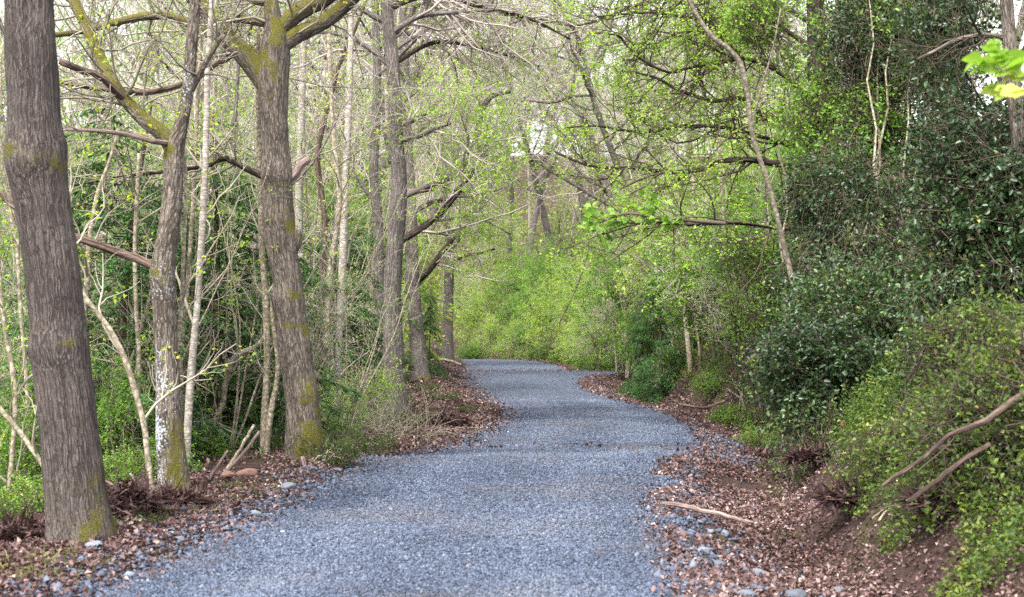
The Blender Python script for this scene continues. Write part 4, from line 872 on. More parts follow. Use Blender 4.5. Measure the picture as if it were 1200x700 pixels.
# bushes along the bank and round the bend
for (u, y, kind, sc, lab) in [
    (560, 97, 'lime', 1.3, 'lime green bush straight ahead where the path disappears'), (540, 108, 'olive', 1.2, 'thin twiggy bush at the far bend beside the distant forked oak'), (590, 101, 'lime', 1.5, 'large lime bush at the outside of the far bend'),
    (612, 92, 'bright', 1.55, 'big bright green hazel on the far bend'), (648, 86, 'bright', 1.7, 'tallest bright green hazel at the head of the path'), (580, 112, 'olive', 1.8, 'pale brown green bush behind the lime bush ahead'),
    (600, 89, 'lime', .8, 'low lime bush where the far path edge turns'), (572, 91, 'lime', .8, 'low lime bush closing the end of the gravel'), (625, 83, 'bright', .8, 'low bright bush on the far path edge'), (675, 74, 'bright', 1.15, 'bright green hazel hanging over the far path edge'), (690, 62, 'lime', 1.0, 'lime bush on the bank above the gravel spur'), (712, 58, 'olive', 1.05, 'yellowish thin bush above the gravel spur'),
    (735, 54, 'bright', .8, 'small bright bush beside the gravel spur'), (725, 66, 'olive', 1.5, 'tall airy bush over the gravel spur'), (765, 50, 'olive', 1.25, 'airy bush rising behind the dark yew'), (800, 45, 'olive', 1.2, 'airy bush on the bank beside the pale saplings'),
    (838, 38, 'mid', .8, 'green bush at the bank foot after the dark yew'), (860, 33, 'olive', 1.1, 'twiggy bush between the pale saplings and the holly'), (880, 29, 'mid', .75, 'mid green bush touching the holly edge'), (905, 30, 'bright', 1.0, 'bright bush behind the holly edge'),
    (930, 36, 'olive', 1.4, 'tall twiggy bush behind the bent sapling'), (815, 52, 'bright', 1.3, 'bright bush high on the bank behind pale saplings'), (880, 42, 'lime', 1.5, 'lime bush high on the bank behind the bent sapling'),
    (758, 48, 'bright', 1.35, 'wide bright bush in the hedge straight above the dark yew'), (800, 44, 'lime', 1.45, 'wide lime bush in the hedge behind the pale saplings'), (838, 39, 'bright', 1.35, 'wide bright bush in the hedge between pale saplings'), (872, 34, 'bright', 1.2, 'bright bush in the hedge behind the yellow leaved shrub'), (905, 34, 'lime', 1.5, 'lime bush in the hedge behind the hawthorn'), (935, 31, 'bright', 1.5, 'bright bush in the hedge behind the low holly'), (725, 60, 'bright', 1.45, 'bright bush in the hedge above the gravel spur'), (700, 70, 'lime', 1.5, 'lime bush in the hedge beyond the gravel spur'), (655, 80, 'lime', 1.35, 'lime bush in the hedge along the far path edge'),
    (660, 100, 'olive', 2.2, 'tall brownish bush behind the tallest hazel'), (720, 88, 'lime', 2.0, 'tall lime bush far up the bank'), (770, 74, 'bright', 1.8, 'tall bright bush far up the bank'),
    (418, 23.8, 'airy', .55, 'yellow green shrub at the foot of the straight grey oak'), (398, 21, 'airy', .42, 'sparse twiggy shrub next to the yellow green shrub'), (410, 27, 'mid', .8, 'dark green shrub behind the yellow green shrub'),
    (15, 30, 'bright', 2.1, 'tall leafy green thicket beyond the thick furrowed oak'), (125, 33, 'bright', 2.3, 'tall leafy green thicket beyond the dark conifer'), (235, 36, 'lime', 2.4, 'tall lime thicket deep behind the lichen tree'), (330, 40, 'bright', 2.4, 'tall leafy green thicket deep behind the mossy oak'), (400, 46, 'lime', 2.4, 'tall lime thicket deep behind the straight oak'),
    (25, 15.5, 'bright', .62, 'bright leafy bush outside the thick furrowed oak'), (60, 19, 'mid', 1.0, 'green bush low behind the thick furrowed oak'), (130, 17.5, 'mid', .75, 'green bush low between thick oak and lichen tree'), (150, 15.6, 'bright', .42, 'small bright bush below the curved stem'),
    (240, 21, 'mid', .8, 'dark green bush low beyond the lichen tree'), (285, 20, 'mid', .7, 'green bush low beside the mossy oak'), (5, 21, 'olive', 1.1, 'twiggy bush at the edge beyond the thick oak'), (190, 22, 'olive', 1.0, 'twiggy bush hidden behind the lichen tree')]:
    put(BUS[kind], at(u, y), y, rng.random() * 6.28, sc, lab, 'bushes under the trees', dz=-.05)

# hollies and brambles on the near bank: built where they stand
def holly(seed, u, y, blobs_px, stems, ntw, nleaf, label, leaf='holly', ls=.06, name='holly_bush', cat='holly', **kw):
    """blobs_px: (u, v, dy, rx_px, ry_m, rz_px)"""
    x = at(u, y); z = gz(x, y); bl = []
    for (bu, bv, dy, rx, ry, rz) in blobs_px:
        p = P(bu, bv, y + dy); bl.append((p[0] - x, p[1] - y, p[2] - z, rx * (y + dy) / F_PX, ry, rz * (y + dy) / F_PX))
    kw.setdefault('bark', 'dark_limb'); kw.setdefault('up', .35); kw.setdefault('thin', -.18)
    o = make_bush(seed, bl, stems, ntw, nleaf, leaf, 'twig_dark', ls, name=name, cat=cat, hexa=True, cl=4, twl=(.2, .55), **kw)
    o.location = (x, y, z); o['label'] = label; o['group'] = 'evergreen hollies on the bank'
    return o
holly(301, 985, 17.5, [(965, 445, -.6, 72, .7, 78), (1025, 470, 0, 75, .8, 80), (1000, 385, .2, 80, .8, 70), (925, 425, -.9, 40, .5, 40), (1060, 400, .2, 60, .8, 80), (950, 500, -1.1, 45, .5, 45)], 40, 1500, 30000, 'glossy dark holly hanging low over the ditch')
holly(302, 1030, 20, [(1010, 270, 0, 95, 1., 75), (970, 330, -.6, 60, .7, 50), (1080, 300, .3, 80, 1., 90), (1030, 190, .2, 75, 1., 70), (1075, 110, .6, 75, 1., 85), (1020, 60, 1, 50, .8, 50), (945, 215, 0, 38, .5, 35), (1060, 10, 1, 90, 1, 60)], 16, 2200, 30000, 'tall loose holly with pale stems showing through it', thin=.04, bark='pale')
holly(303, 1150, 14.5, [(1150, 300, 0, 75, .8, 100), (1110, 390, -.2, 60, .6, 70), (1215, 190, .5, 60, .7, 90), (1185, 225, -.3, 50, .5, 55), (1130, 190, .2, 60, .7, 80), (1180, 400, .2, 80, .8, 80), (1115, 30, .5, 60, .7, 70), (1230, 280, .3, 60, .8, 150), (1090, 480, .3, 45, .5, 50)], 50, 2300, 40000, 'tall dark holly with the grey brown trunk rising in it')
holly(304, 1180, 10.2, [(1180, 470, .2, 70, .5, 60), (1220, 430, .3, 60, .5, 60), (1120, 510, .2, 55, .4, 50), (1180, 560, -.2, 60, .4, 60), (1240, 520, -.4, 60, .5, 80), (1215, 640, -.6, 50, .3, 60), (1140, 590, -.1, 40, .3, 35)], 90, 1100, 16000, 'tangled bramble with reddish leaves on top of the bare earth bank', leaf='bramble', ls=.042, name='bramble_patch', cat='bramble', sr=.006)
holly(305, 1110, 12.2, [(1115, 470, .1, 55, .4, 55), (1078, 535, -.2, 42, .35, 40), (1150, 420, .4, 60, .5, 50), (1040, 560, -.1, 26, .3, 24)], 50, 800, 10000, 'green bramble and herbs under the dark holly', leaf='bramble', ls=.04, name='bramble_patch', cat='bramble', sr=.006)
holly(306, 985, 15.8, [(975, 545, 0, 40, .4, 30), (1000, 520, .2, 45, .5, 40), (950, 575, -.2, 25, .3, 22)], 30, 260, 4000, 'trailing green bramble below the low holly', leaf='bramble', ls=.042, name='bramble_patch', cat='bramble', sr=.006)
holly(307, 888, 24, [(900, 428, 0, 24, .4, 9), (872, 424, 0, 14, .3, 7), (905, 440, 0, 14, .3, 6)], 5, 34, 260, 'shrub of fresh yellow leaves on the bank', leaf='yellow', ls=.075, name='maple_shrub', cat='shrub', sr=.008)
holly(309, 955, 21.5, [(935, 60, 0, 50, .6, 60), (985, 110, .2, 45, .6, 60), (930, 165, 0, 40, .5, 40), (1000, 30, .2, 50, .6, 50), (890, 20, .2, 40, .5, 35), (975, 210, 0, 30, .5, 30), (900, 110, 0, 30, .4, 30), (1045, 35, -.6, 50, .5, 45), (1090, 80, -.9, 40, .5, 40), (1010, 180, -.6, 40, .5, 40), (940, 270, -.2, 40, .5, 40), (960, -10, 0, 60, .6, 50), (1030, 130, -.8, 40, .5, 40)], 14, 2000, 19000, 'tall bright leaved hawthorn screening the dark oak trunk', leaf='bright', ls=.06, name='hawthorn_tree', cat='tree', thin=0., bark='pale')
holly(312, 915, 25, [(915, 310, 0, 40, .6, 40), (880, 360, 0, 40, .5, 40), (935, 370, 0, 35, .5, 40), (870, 300, .3, 35, .5, 30)], 26, 600, 5000, 'bright leaved hawthorn on the bank between pale saplings and low holly', leaf='bright', ls=.055, name='hawthorn_bush', cat='bush', thin=-.05, bark='dark_limb', sr=.015)
holly(308, 745, 20, [(720, 268, 0, 35, .3, 12), (760, 258, .3, 28, .3, 10), (690, 275, -.2, 15, .2, 7), (800, 250, .4, 35, .3, 12)], 10, 80, 420, 'spray of broad bright maple leaves over the path', leaf='bright', ls=.12, name='maple_branch', cat='branch', up=.8) if False else None

# spray of big soft leaves hanging in near the camera
def near_spray():
    rng = np.random.default_rng(310); y = 6.2
    root = thing('maple_spray', 'hanging spray of large soft yellow green leaves close to the viewer', 'branch', P(1215, 100, y))
    mb = MB(); tw_ = MB()
    for rows in ([(1260, 110, 5), (1225, 98, 4), (1200, 92, 3), (1165, 78, 2)], [(1225, 98, 3), (1205, 115, 2), (1180, 100, 2)]):
        a, b = trace(rows, y, 12); tubes(tw_, a, b, 6)
    build(tw_, 'twig', M['twig_pale'], root)
    for (u, v, s, t) in [(1160, 75, .14, .2), (1172, 62, .10, .3), (1150, 70, .1, .3), (1185, 68, .12, .25), (1188, 85, .11, .7), (1200, 72, .11, .3), (1172, 103, .10, .8), (1198, 105, .11, .9), (1183, 104, .09, .75), (1165, 78, .1, .6), (1168, 48, .07, .2), (1205, 88, .1, .6)]:
        c = P(u, v, y + .08 * rng.normal())
        for k, (a, l) in enumerate(((0, 1.), (50, .8), (-50, .8), (105, .5), (-105, .5))):
            d = np.array([[-.9 * math.cos(R(a)) + 0, .5 * math.sin(R(a)), -.45 + .5 * math.sin(R(a)) * (1 if k % 2 else -1)]]) + .1 * rng.normal(size=(1, 3))
            leaves(mb, rng, c[None], np.array([s * l * .85]), up=.9, out=d * 4, aspect=1.0, fold=.1, tint=np.array([t + .1 * rng.normal()]), hexa=True, droop=.6)
    build(mb, 'foliage', M['lime'], root, False)
    rng = np.random.default_rng(311); y = 19.8
    root = thing('maple_spray', 'spray of broad bright green leaves on a dark twig above the path', 'branch', P(838, 262, y))
    tw_ = MB(); a, b = trace([(850, 262, 5), (800, 258, 4), (770, 256, 3), (735, 250, 3), (700, 262, 2)], y, 16); tubes(tw_, a, b, 5); r2 = sprout(rng, a, b, 14, .3, .7, (20, 60), 5, .15, .05, .6, .004); tubes(tw_, *r2, 4); build(tw_, 'twig', M['twig_dark'], root)
    lf = MB(); foliage_on(rng, *r2, 70, lf, .10, 3, .06, aspect=.85, up=.9, hexa=True, droop=.4); build(lf, 'foliage', M['bright'], root, False)
near_spray()

# ferns and herbs at trunk feet
for (u, y, sc, kind, lab) in [(383, 16.4, .55, 'herb', 'clump of green herbs at the foot of the mossy oak'), (405, 18.2, .6, 'herb', 'clump of green herbs on the verge past the mossy oak'), (475, 24.2, .5, 'herb', 'little green plant at the foot of the straight grey oak'),
                              (330, 17.8, .5, 'herb', 'low green plant behind the mossy oak'), (118, 11.6, .22, 'herb', 'tiny green plant beside the thick furrowed oak'), (178, 12.1, .22, 'herb', 'tiny green plant by the curved brown stick'), (268, 14.2, .18, 'herb', 'tuft of green on the leaf litter below the stakes'),
                              (870, 27, .6, 'low', 'low bramble at the bank foot before the yellow shrub'), (840, 32, .6, 'low', 'low bramble at the bank foot beyond the yellow shrub'), (895, 23, .5, 'low', 'low bramble under the holly edge'), (905, 19.5, .4, 'herb', 'green patch on the ditch floor'), (800, 38, .7, 'low', 'low bramble beneath the dark yew'), (700, 57, .8, 'low', 'low bramble by the gravel spur'), (660, 72, .9, 'low', 'low bramble on the far bank'), (630, 80, .9, 'low', 'low bramble at the end of the bank'),
                              (555, 88, 1.2, 'low', 'low bramble at the path end'), (520, 30, .45, 'herb', 'moss green patch on the verge past the straight oak'), (440, 20.5, .4, 'herb', 'small green patch at the gravel edge'), (500, 33, .4, 'herb', 'herb on the reddish leaf bed'), (545, 27, .3, 'herb', 'weed at the gravel edge'), (1010, 13.6, .4, 'herb', 'weed on the bank foot under the holly'), (1050, 11.2, .3, 'herb', 'weed on the bare earth bank'), (80, 16, .6, 'low', 'low bramble behind the thick oak'), (20, 13.4, .6, 'low', 'low bramble outside the thick oak'), (150, 15, .5, 'low', 'low bramble behind the bracken heap'), (230, 17, .5, 'low', 'low bramble behind the stakes'), (290, 19, .6, 'low', 'low bramble beyond the pale forked stem')]:
    put(BUS[kind], at(u, y), y, rng.random() * 6.28, sc, lab, 'low green plants', dz=-.03)

# grass and herb cover on the bank and the wood floor (uncountable)
def cover():
    rng = np.random.default_rng(320); mb = MB()
    n = 16000; y = 17 + 60 * rng.random(n) ** 1.3; _, L, Rr = road(y); g = 1.7 + 2.2 * rng.random(n); x = Rr + g; k = n2(x, y, 1.1, 41) > -.1; x, y = x[k], y[k]; n = len(x)
    p = np.stack([x, y, ground(x, y)], -1); strips(mb, rng, p, np.stack([-.5 + .4 * rng.normal(size=n), .5 * rng.normal(size=n), .5 + .3 * rng.normal(size=n)], -1), .10 + .22 * rng.random(n), .010 + .008 * rng.random(n) + .0002 * y)
    n = 5000; y = 9 + 60 * rng.random(n) ** 1.5; _, L, Rr = road(y); x = L - .3 - 1.3 * rng.random(n); k = n2(x, y, .8, 42) > .15; x, y = x[k], y[k]; n = len(x)
    p = np.stack([x, y, ground(x, y)], -1); strips(mb, rng, p, np.stack([.6 * rng.normal(size=n), .6 * rng.normal(size=n), .6 + 0 * x], -1), .05 + .08 * rng.random(n), .01 + 0 * x)
    o = build(mb, 'grass', M['grass'], smooth=False); tag(o, 'rough grass trailing over the bank and verge', 'grass', kind='stuff')
    mb = MB(); n = 42000; y = 11 + 75 * rng.random(n) ** 1.2; _, L, Rr = road(y); x = L - 2.6 - 14 * rng.random(n) ** 1.3; k = n2(x, y, .5, 43) > -.15; x, y = x[k], y[k]; n = len(x)
    p = np.stack([x, y, ground(x, y) + .30 * rng.random(n) ** 1.5], -1); leaves(mb, rng, p, .05 + .05 * rng.random(n), up=.6, tint=np.clip(.26 + .2 * rng.normal(size=n) + .25 * n2(x, y, .7, 44), 0, 1))
    n = 30000; y = 9 + 60 * rng.random(n) ** 1.3; _, L, Rr = road(y); x = Rr + 2.1 + 7 * rng.random(n); k = n2(x, y, .6, 45) > -.2; x, y = x[k], y[k]; n = len(x)
    p = np.stack([x, y, ground(x, y) + .25 * rng.random(n) ** 1.5], -1); leaves(mb, rng, p, .04 + .05 * rng.random(n), up=.6, tint=np.clip(.4 + .25 * rng.normal(size=n), 0, 1))
    o = build(mb, 'undergrowth', M['bright'], smooth=False); tag(o, 'low leafy undergrowth covering the wood floor', 'undergrowth', kind='stuff')
    mb = MB(); n = 85000; y = 8.0 + 12 * rng.random(n); _, L, Rr = road(y); g = 1.5 + 2.5 * rng.random(n); x = Rr + g; k = (n2(x, y, 1.0, 47) + .5 * n2(x, y, 2.7, 48) > .30 - .75 * sstep(g, 1.5, 2.1)); x, y, g = x[k], y[k], g[k]; n = len(x)
    p = np.stack([x - .1 * rng.random(n), y, ground(x, y) + .26 * rng.random(n) ** 1.3 * sstep(g, 1.4, 2.1)], -1); leaves(mb, rng, p, .022 + .026 * rng.random(n), up=.5, out=np.tile([-.6, -.3, 0.], (n, 1)), tint=np.clip(.38 + .22 * rng.normal(size=n) + .3 * n2(x, y, 1.5, 49), 0, 1))
    o = build(mb, 'bramble_cover', M['bramble'], smooth=False); tag(o, 'creeping bramble and herbs spilling over the bare earth bank', 'ground cover', kind='stuff')
    # far wood closing the view: reads as one mass, its pale twig colour standing in for haze
    mb = MB(); lf = MB(); m = 230
    y = 112 + 120 * rng.random(m); x = (-1 + 2 * rng.random(m)) * y * .5; z = ground(x, y)
    st = grow(rng, np.stack([x, y, z - .3], -1), np.tile([0, 0, 1.], (m, 1)), 14 + 8 * rng.random(m), np.full(m, .11), 9, .06, .02, .25); tubes(mb, *st, 5)
    l1 = sprout(rng, *st, m * 12, 2., 5.5, (30, 70), 6, .2, .04, .5, .04, .25); tubes(mb, *l1, 3)
    l2 = sprout(rng, *l1, m * 70, 1., 3., (30, 70), 5, .25, .03, .6, .02); tubes(mb, *l2, 3)
    l3 = sprout(rng, *l2, m * 160, .6, 1.6, (30, 70), 4, .25, .03, .6, .015); tubes(mb, *l3, 3)
    o = build(mb, 'far_wood', M['twig_pink']); tag(o, 'haze coloured mass of bare far trees closing the view', 'woods', kind='stuff')
    p, tan, _, _, _ = sample_on(rng, *l3, m * 90, .2, 1.); p = np.repeat(p, 3, 0) + .25 * rng.normal(size=(len(p) * 3, 3)); leaves(lf, rng, p, .14 + .1 * rng.random(len(p)), tint=np.clip(.5 + .2 * rng.normal(size=len(p)), 0, 1))
    n = 90000; y = 95 + 80 * rng.random(n); x = (-1 + 2 * rng.random(n)) * y * .5; _, L, Rr = road(y); k = ((x > Rr + 1) | (x < L - 1)) & (n2(x, y, .25, 46) > -.2); x, y = x[k], y[k]; n = len(x)
    p = np.stack([x, y, ground(x, y) + 1.8 * rng.random(n) ** 1.4], -1); leaves(lf, rng, p, .12 + .12 * rng.random(n), tint=np.clip(.4 + .25 * rng.normal(size=n), 0, 1))
    o = build(lf, 'far_foliage', M['lime'], smooth=False); tag(o, 'soft lime haze of young leaves on the far wooded slope', 'foliage', kind='stuff')
cover()

# ------------------------------------------------------------------ fallen sticks, logs, stones
def stick(name, lab, y, rows, bark, cat='stick', rel_ground=True, seed=0, S=10, twigs=0):
    rng = np.random.default_rng(400 + seed); Pl, rl = trace(rows, y, 16)
    c = Pl[0].mean(0); Pl = Pl + np.where(np.arange(16)[None, :, None] % 15 > 0, .16, 0) * rl[..., None] * rng.normal(size=Pl.shape); mb = MB(); limb_mesh(mb, rng, Pl, rl, S, .24)
    if twigs:
        a = sprout(rng, Pl, rl, twigs, .15, .5, (25, 60), 5, .15, 0, .25, .004); tubes(mb, *a, 4)
    return single(mb, name, M[bark], c, lab, cat, 'fallen branches and sticks')
def yv(v, z=0.): return (CAM_H - z) * F_PX / (v - HORIZON)
stick('fallen_branch', 'tan bare stake leaning up from the leaf litter beside the lichen tree', 14.5, [(236, 579, 4), (243, 566, 4), (252, 551, 3.5), (267, 528, 3)], 'deadpale', seed=1)
stick('fallen_branch', 'long pinkish stake leaning up towards the pale forked stem', 14.9, [(250, 574, 4.5), (262, 557, 4.5), (278, 540, 4.5), (290, 525, 4), (304, 506, 4)], 'deadpale', seed=2)
stick('fallen_branch', 'thin greenish stake leaning behind the long pinkish one', 15.6, [(258, 560, 4), (272, 540, 4), (285, 520, 4), (298, 498, 3)], 'pale', seed=3)
stick('fallen_branch', 'short pale stick poking up beside the curved slim stem', 12.9, [(173, 592, 4), (167, 578, 4), (158, 564, 4), (152, 555, 3)], 'deadpale', seed=4)
stick('fallen_branch', 'bent whitish stick leaning at the bracken heap', 12.6, [(193, 600, 4), (183, 594, 4), (176, 584, 4), (169, 568, 3)], 'deadpale', seed=5)
stick('fallen_branch', 'dark brown stick lying across the stakes', 14.2, [(234, 581, 5), (245, 578, 6), (262, 581, 6), (272, 584, 4)], 'dead', seed=6)
stick('fallen_branch', 'curved brown stick arching over the verge next to the thick oak', 11.4, [(132, 619, 5), (150, 617, 5), (163, 622, 5), (172, 630, 4), (180, 637, 4)], 'dead', seed=7)
stick('driftwood_root', 'dark gnarled log lying at the foot of the mossy oak', 16.2, [(330, 561, 8), (342, 557, 9), (354, 556, 9), (366, 558, 7)], 'dead', 'log', seed=8)
stick('driftwood_root', 'antler shaped pale root standing by the mossy oak', 16.0, [(366, 560, 5), (362, 553, 5), (357, 546, 5), (354, 535, 4)], 'deadpale', 'root', seed=9)
stick('fallen_branch', 'reddish low branch along the verge after the mossy oak', 18.5, [(372, 553, 5), (392, 549, 5), (410, 546, 5), (427, 539, 4)], 'dead', seed=10)
stick('fallen_branch', 'short bark strip lying alone on the gravel', yv(586), [(420, 587, 4), (430, 586, 5), (444, 584, 4)], 'dead', seed=11)
stick('fallen_branch', 'pinkish bare stick lying across the ditch edge', 12.7, [(776, 590, 4), (795, 592, 6, -.05), (815, 597, 6, -.1), (840, 602, 6, -.2), (860, 608, 5, -.3), (883, 613, 3, -.4)], 'deadpale', seed=12)
stick('fallen_branch', 'thin straw coloured stick at the edge of the stone heap', 18.2, [(735, 540, 2), (760, 541, 3), (790, 546, 3), (815, 548, 2)], 'pale', seed=13)
stick('fallen_branch', 'long brown branch slanting up the bank through the brambles', 9.7, [(1034, 570, 4), (1055, 555, 5), (1078, 540, 5.5), (1095, 526, 6), (1110, 511, 6), (1132, 503, 7), (1160, 491, 8), (1180, 475, 9), (1202, 461, 9), (1240, 440, 9)], 'dead', 'branch', seed=14, twigs=5)
stick('fallen_branch', 'shorter cut branch below the long one on the bank', 9.5, [(1062, 588, 5), (1075, 580, 5.5), (1097, 564, 5.5), (1112, 552, 6), (1135, 535, 6), (1160, 520, 6)], 'dead', 'branch', seed=15)
stick('fallen_branch', 'mossy stick lying on the verge beyond the straight oak', 28.5, [(528, 499, 2), (545, 496, 3), (562, 493, 3)], 'pale', seed=16)
stick('fallen_branch', 'tan twig slanting on the verge by the straight oak', 26, [(472, 512, 2), (482, 504, 2), (496, 496, 2)], 'deadpale', seed=17)
stick('fallen_branch', 'grey fallen limb lying under the distant forked oak', 58, [(502, 423, 2), (515, 421, 3), (530, 424, 3), (541, 428, 2)], 'pale', seed=18, twigs=10)
stick('fallen_branch', 'dark log behind the verge at the straight oak', 24.5, [(438, 503, 4), (455, 502, 5), (475, 503, 5), (492, 506, 3)], 'dead', 'log', seed=19)
stick('fallen_branch', 'brown stick leaning on the far bank face', 66, [(660, 438, 2), (668, 431, 2), (678, 423, 2)], 'dead', seed=20)
stick('fallen_branch', 'pale forked twig low on the bank by the saplings', 33, [(798, 392, 1.5), (785, 380, 1.5), (775, 374, 1.4), (762, 372, 1.)], 'dead', seed=21)
stick('fallen_branch', 'brown root trailing along the ditch side', 24, [(800, 475, 3), (825, 478, 3), (850, 470, 3)], 'dead', 'root', seed=22)

def stone(u, v, w, lab, mat='rock', z=0., seed=0, h=.65):
    rng = np.random.default_rng(500 + seed); y = yv(v, z); x = at(u, y); s = w * y / F_PX
    import bmesh
    bm = bmesh.new(); bmesh.ops.create_icosphere(bm, subdivisions=3, radius=.5)
    co = np.array([q.co[:] for q in bm.verts]); fc = np.array([[q.index for q in f.verts] for f in bm.faces]); bm.free()
    # facet the ball with random cutting planes
    for _ in range(9):
        d = norm(rng.normal(size=3)); k = .30 + .12 * rng.random(); over = np.maximum(co @ d - k, 0); co = co - over[:, None] * d
    co = co * (1 + .06 * vnoise(co * 5 + seed)[:, None]) * np.array([1.15, .9, h]) * s
    loc = np.array([x, y, gz(x, y) + s * h * .28]); mb = MB(); mb.add(co + loc, f3=fc, tint=np.full(len(co), .35 + .4 * rng.random()))
    single(mb, 'stone', M[mat], loc, lab, 'stone', 'stones beside the path', smooth=False)
for i, a in enumerate([(339, 578, 18, 'rounded grey stone on the verge just before the mossy oak'), (321, 583, 9, 'small grey stone next to the rounded verge stone'), (300, 604, 14, 'grey stone at the gravel edge below the stakes'), (331, 626, 9, 'small white stone alone on the gravel', 'white_rock'),
                       (268, 572, 17, 'rusty brown stone beside the leaning stakes', 'rust_rock'), (290, 569, 22, 'long rusty stone next to the leaning stakes', 'rust_rock'), (112, 651, 20, 'pale blue grey stone at the foot of the thick oak'), (82, 660, 12, 'small stone among leaves by the thick oak'),
                       (932, 680, 26, 'biggest grey stone at the bottom of the ditch'), (945, 672, 16, 'flat stone touching the biggest ditch stone'), (873, 692, 22, 'grey stone on the path shoulder near the ditch'), (840, 660, 18, 'bluish stone among leaves on the path shoulder'), (870, 628, 12, 'small bluish stone in the leaf litter of the ditch'), (982, 655, 15, 'dark stone on the ditch floor'), (824, 646, 16, 'brown grey stone half sunk in the path shoulder'), (885, 657, 20, 'low flat stone between path and ditch'), (800, 634, 10, 'small stone at the gravel edge opposite the pinkish stick'),
                       (786, 608, 12, 'bluish stone just below the pinkish stick'), (832, 617, 9, 'dark pebble beside the pinkish stick'), (815, 545, 11, 'dark stone at the lip of the stone heap'), (212, 640, 14, 'grey stone at the gravel edge below the bracken heap'), (228, 600, 10, 'pale stone among leaves under the lichen tree'), (350, 688, 10, 'pale chip on the gravel in front', 'white_rock'), (395, 560, 9, 'grey stone at the gravel edge beyond the mossy oak'), (410, 575, 8, 'tiny stone beside the bark strip')]):
    stone(a[0], a[1], a[2], a[3], a[4] if len(a) > 4 else 'rock', seed=i)

# bracken heaps
def heap(u, y, w, h, lab, seed):
    rng = np.random.default_rng(seed); x = at(u, y); z = gz(x, y); n = 900; a = rng.random(n) * 6.28; r = np.sqrt(rng.random(n))
    p = np.stack([x + w * r * np.cos(a), y + w * .6 * r * np.sin(a), z + h * (1 - r ** 2) * rng.random(n) ** .4], -1)
    mb = MB(); strips(mb, rng, p, rng.normal(size=(n, 3)) * np.array([1, 1, .5]) + np.array([0, 0, .15]), .08 + .14 * rng.random(n), .02 + .02 * rng.random(n))
    t2 = grow(rng, p[:160], rng.normal(size=(160, 3)) * np.array([1, 1, .5]), .2 + .25 * rng.random(160), np.full(160, .004), 4, .15, 0, .5); tubes(mb, *t2, 3, tint=rng.random(160) * .5)
    single(mb, 'bracken_heap', M['bracken'], (x, y, z), lab, 'bracken', 'heaps of dead bracken', smooth=False)
heap(150, 12.3, .32, .30, 'heap of reddish dead bracken between the thick oak and lichen tree', 601)
heap(38, 11.0, .28, .12, 'low dark heap of dead bracken against the thick oak', 602)
heap(205, 13.0, .25, .12, 'flat scrap of dead bracken under the lichen tree', 603)
heap(520, 24.5, .45, .10, 'brown scrap of bracken on the verge past the straight oak', 604)
heap(890, 21, .5, .10, 'dark bracken scrap on the ditch floor by the stone heap', 605)
heap(1120, 10.2, .3, .08, 'dead bracken on the bare bank face under the cut branch', 608)
heap(965, 15.2, .35, .08, 'dead bracken under the trailing bramble of the low holly', 609)
heap(1015, 12.2, .35, .07, 'dead bracken hanging on the bare earth bank', 606)

# dead twig brush at the foot of the straight oak
def brush():
    rng = np.random.default_rng(620); y = 22.5; x = at(430, y); z = gz(x, y); n = 160
    p = np.stack([x + .55 * rng.normal(size=n), y + .4 * rng.normal(size=n), np.full(n, z)], -1); p[:, 2] = ground(p[:, 0], p[:, 1])
    a = grow(rng, p, rng.normal(size=(n, 3)) * np.array([.8, .6, .3]) + np.array([0, 0, .55]), .4 + .6 * rng.random(n), np.full(n, .006), 6, .2, -.05, .4); b = sprout(rng, *a, 300, .15, .4, (25, 60), 4, .2, 0, .7, .003)
    mb = MB(); tubes(mb, *a, 3); tubes(mb, *b, 3); single(mb, 'brushwood', M['twig_pale'], (x, y, z), 'pile of dead brushwood twigs by the straight grey oak', 'brushwood')
brush()

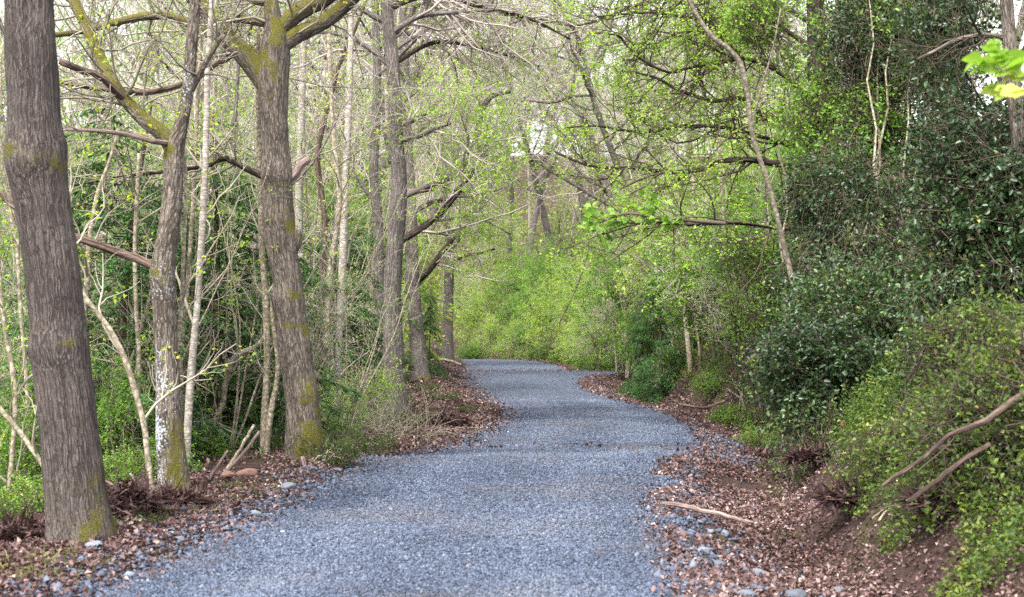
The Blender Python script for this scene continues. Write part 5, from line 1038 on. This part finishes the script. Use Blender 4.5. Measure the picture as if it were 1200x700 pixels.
for o in list(scene.objects):
    if '_org' in o: del o['_org']
for lib in SAP + COP + TRE + CON + list(BUS.values()):
    if lib.name not in USED:
        for c in list(lib.children): bpy.data.objects.remove(c)
        bpy.data.objects.remove(lib)

# ------------------------------------------------------------------ light, sky, camera
w = bpy.data.worlds.new('World'); scene.world = w; w.use_nodes = True
nt = w.node_tree; nt.nodes.clear()
SUN_EL, SUN_ROT = R(58), R(205)
sky = nt.nodes.new('ShaderNodeTexSky'); sky.sky_type = 'NISHITA'; sky.sun_disc = False; sky.sun_elevation = SUN_EL; sky.sun_rotation = SUN_ROT; sky.dust_density = 3.
hs = nt.nodes.new('ShaderNodeHueSaturation'); hs.inputs['Saturation'].default_value = .18; nt.links.new(sky.outputs[0], hs.inputs['Color'])
bg = nt.nodes.new('ShaderNodeBackground'); bg.inputs[1].default_value = .15; nt.links.new(hs.outputs[0], bg.inputs[0])
ow = nt.nodes.new('ShaderNodeOutputWorld'); nt.links.new(bg.outputs[0], ow.inputs[0])
sl = bpy.data.lights.new('sun', 'SUN'); sl.energy = 1.5; sl.angle = R(11); sl.color = (1, .96, .9)
so = bpy.data.objects.new('sun', sl); C.objects.link(so)
sd = Vector((math.sin(SUN_ROT) * math.cos(SUN_EL), math.cos(SUN_ROT) * math.cos(SUN_EL), math.sin(SUN_EL)))
so.rotation_euler = sd.to_track_quat('Z', 'Y').to_euler()

cam = bpy.data.cameras.new('camera'); co = bpy.data.objects.new('camera', cam); C.objects.link(co)
cam.sensor_width = 36; cam.lens = F_PX / 1200 * 36; cam.clip_end = 1000; cam.clip_start = .1
co.location = (0, 0, CAM_H); co.rotation_euler = (math.pi / 2 + PITCH, 0, 0)
cam.dof.use_dof = True; cam.dof.focus_distance = 19; cam.dof.aperture_fstop = 3.2
scene.camera = co
vs = scene.view_settings; vs.view_transform = 'Standard'; vs.look = 'None'; vs.gamma = 1; vs.exposure = 2.12
scene.render.engine = 'CYCLES'
cy = scene.cycles
cy.max_bounces = 5; cy.diffuse_bounces = 3; cy.glossy_bounces = 2; cy.transmission_bounces = 4; cy.transparent_max_bounces = 4
cy.use_denoising = False; cy.sample_clamp_indirect = 6.
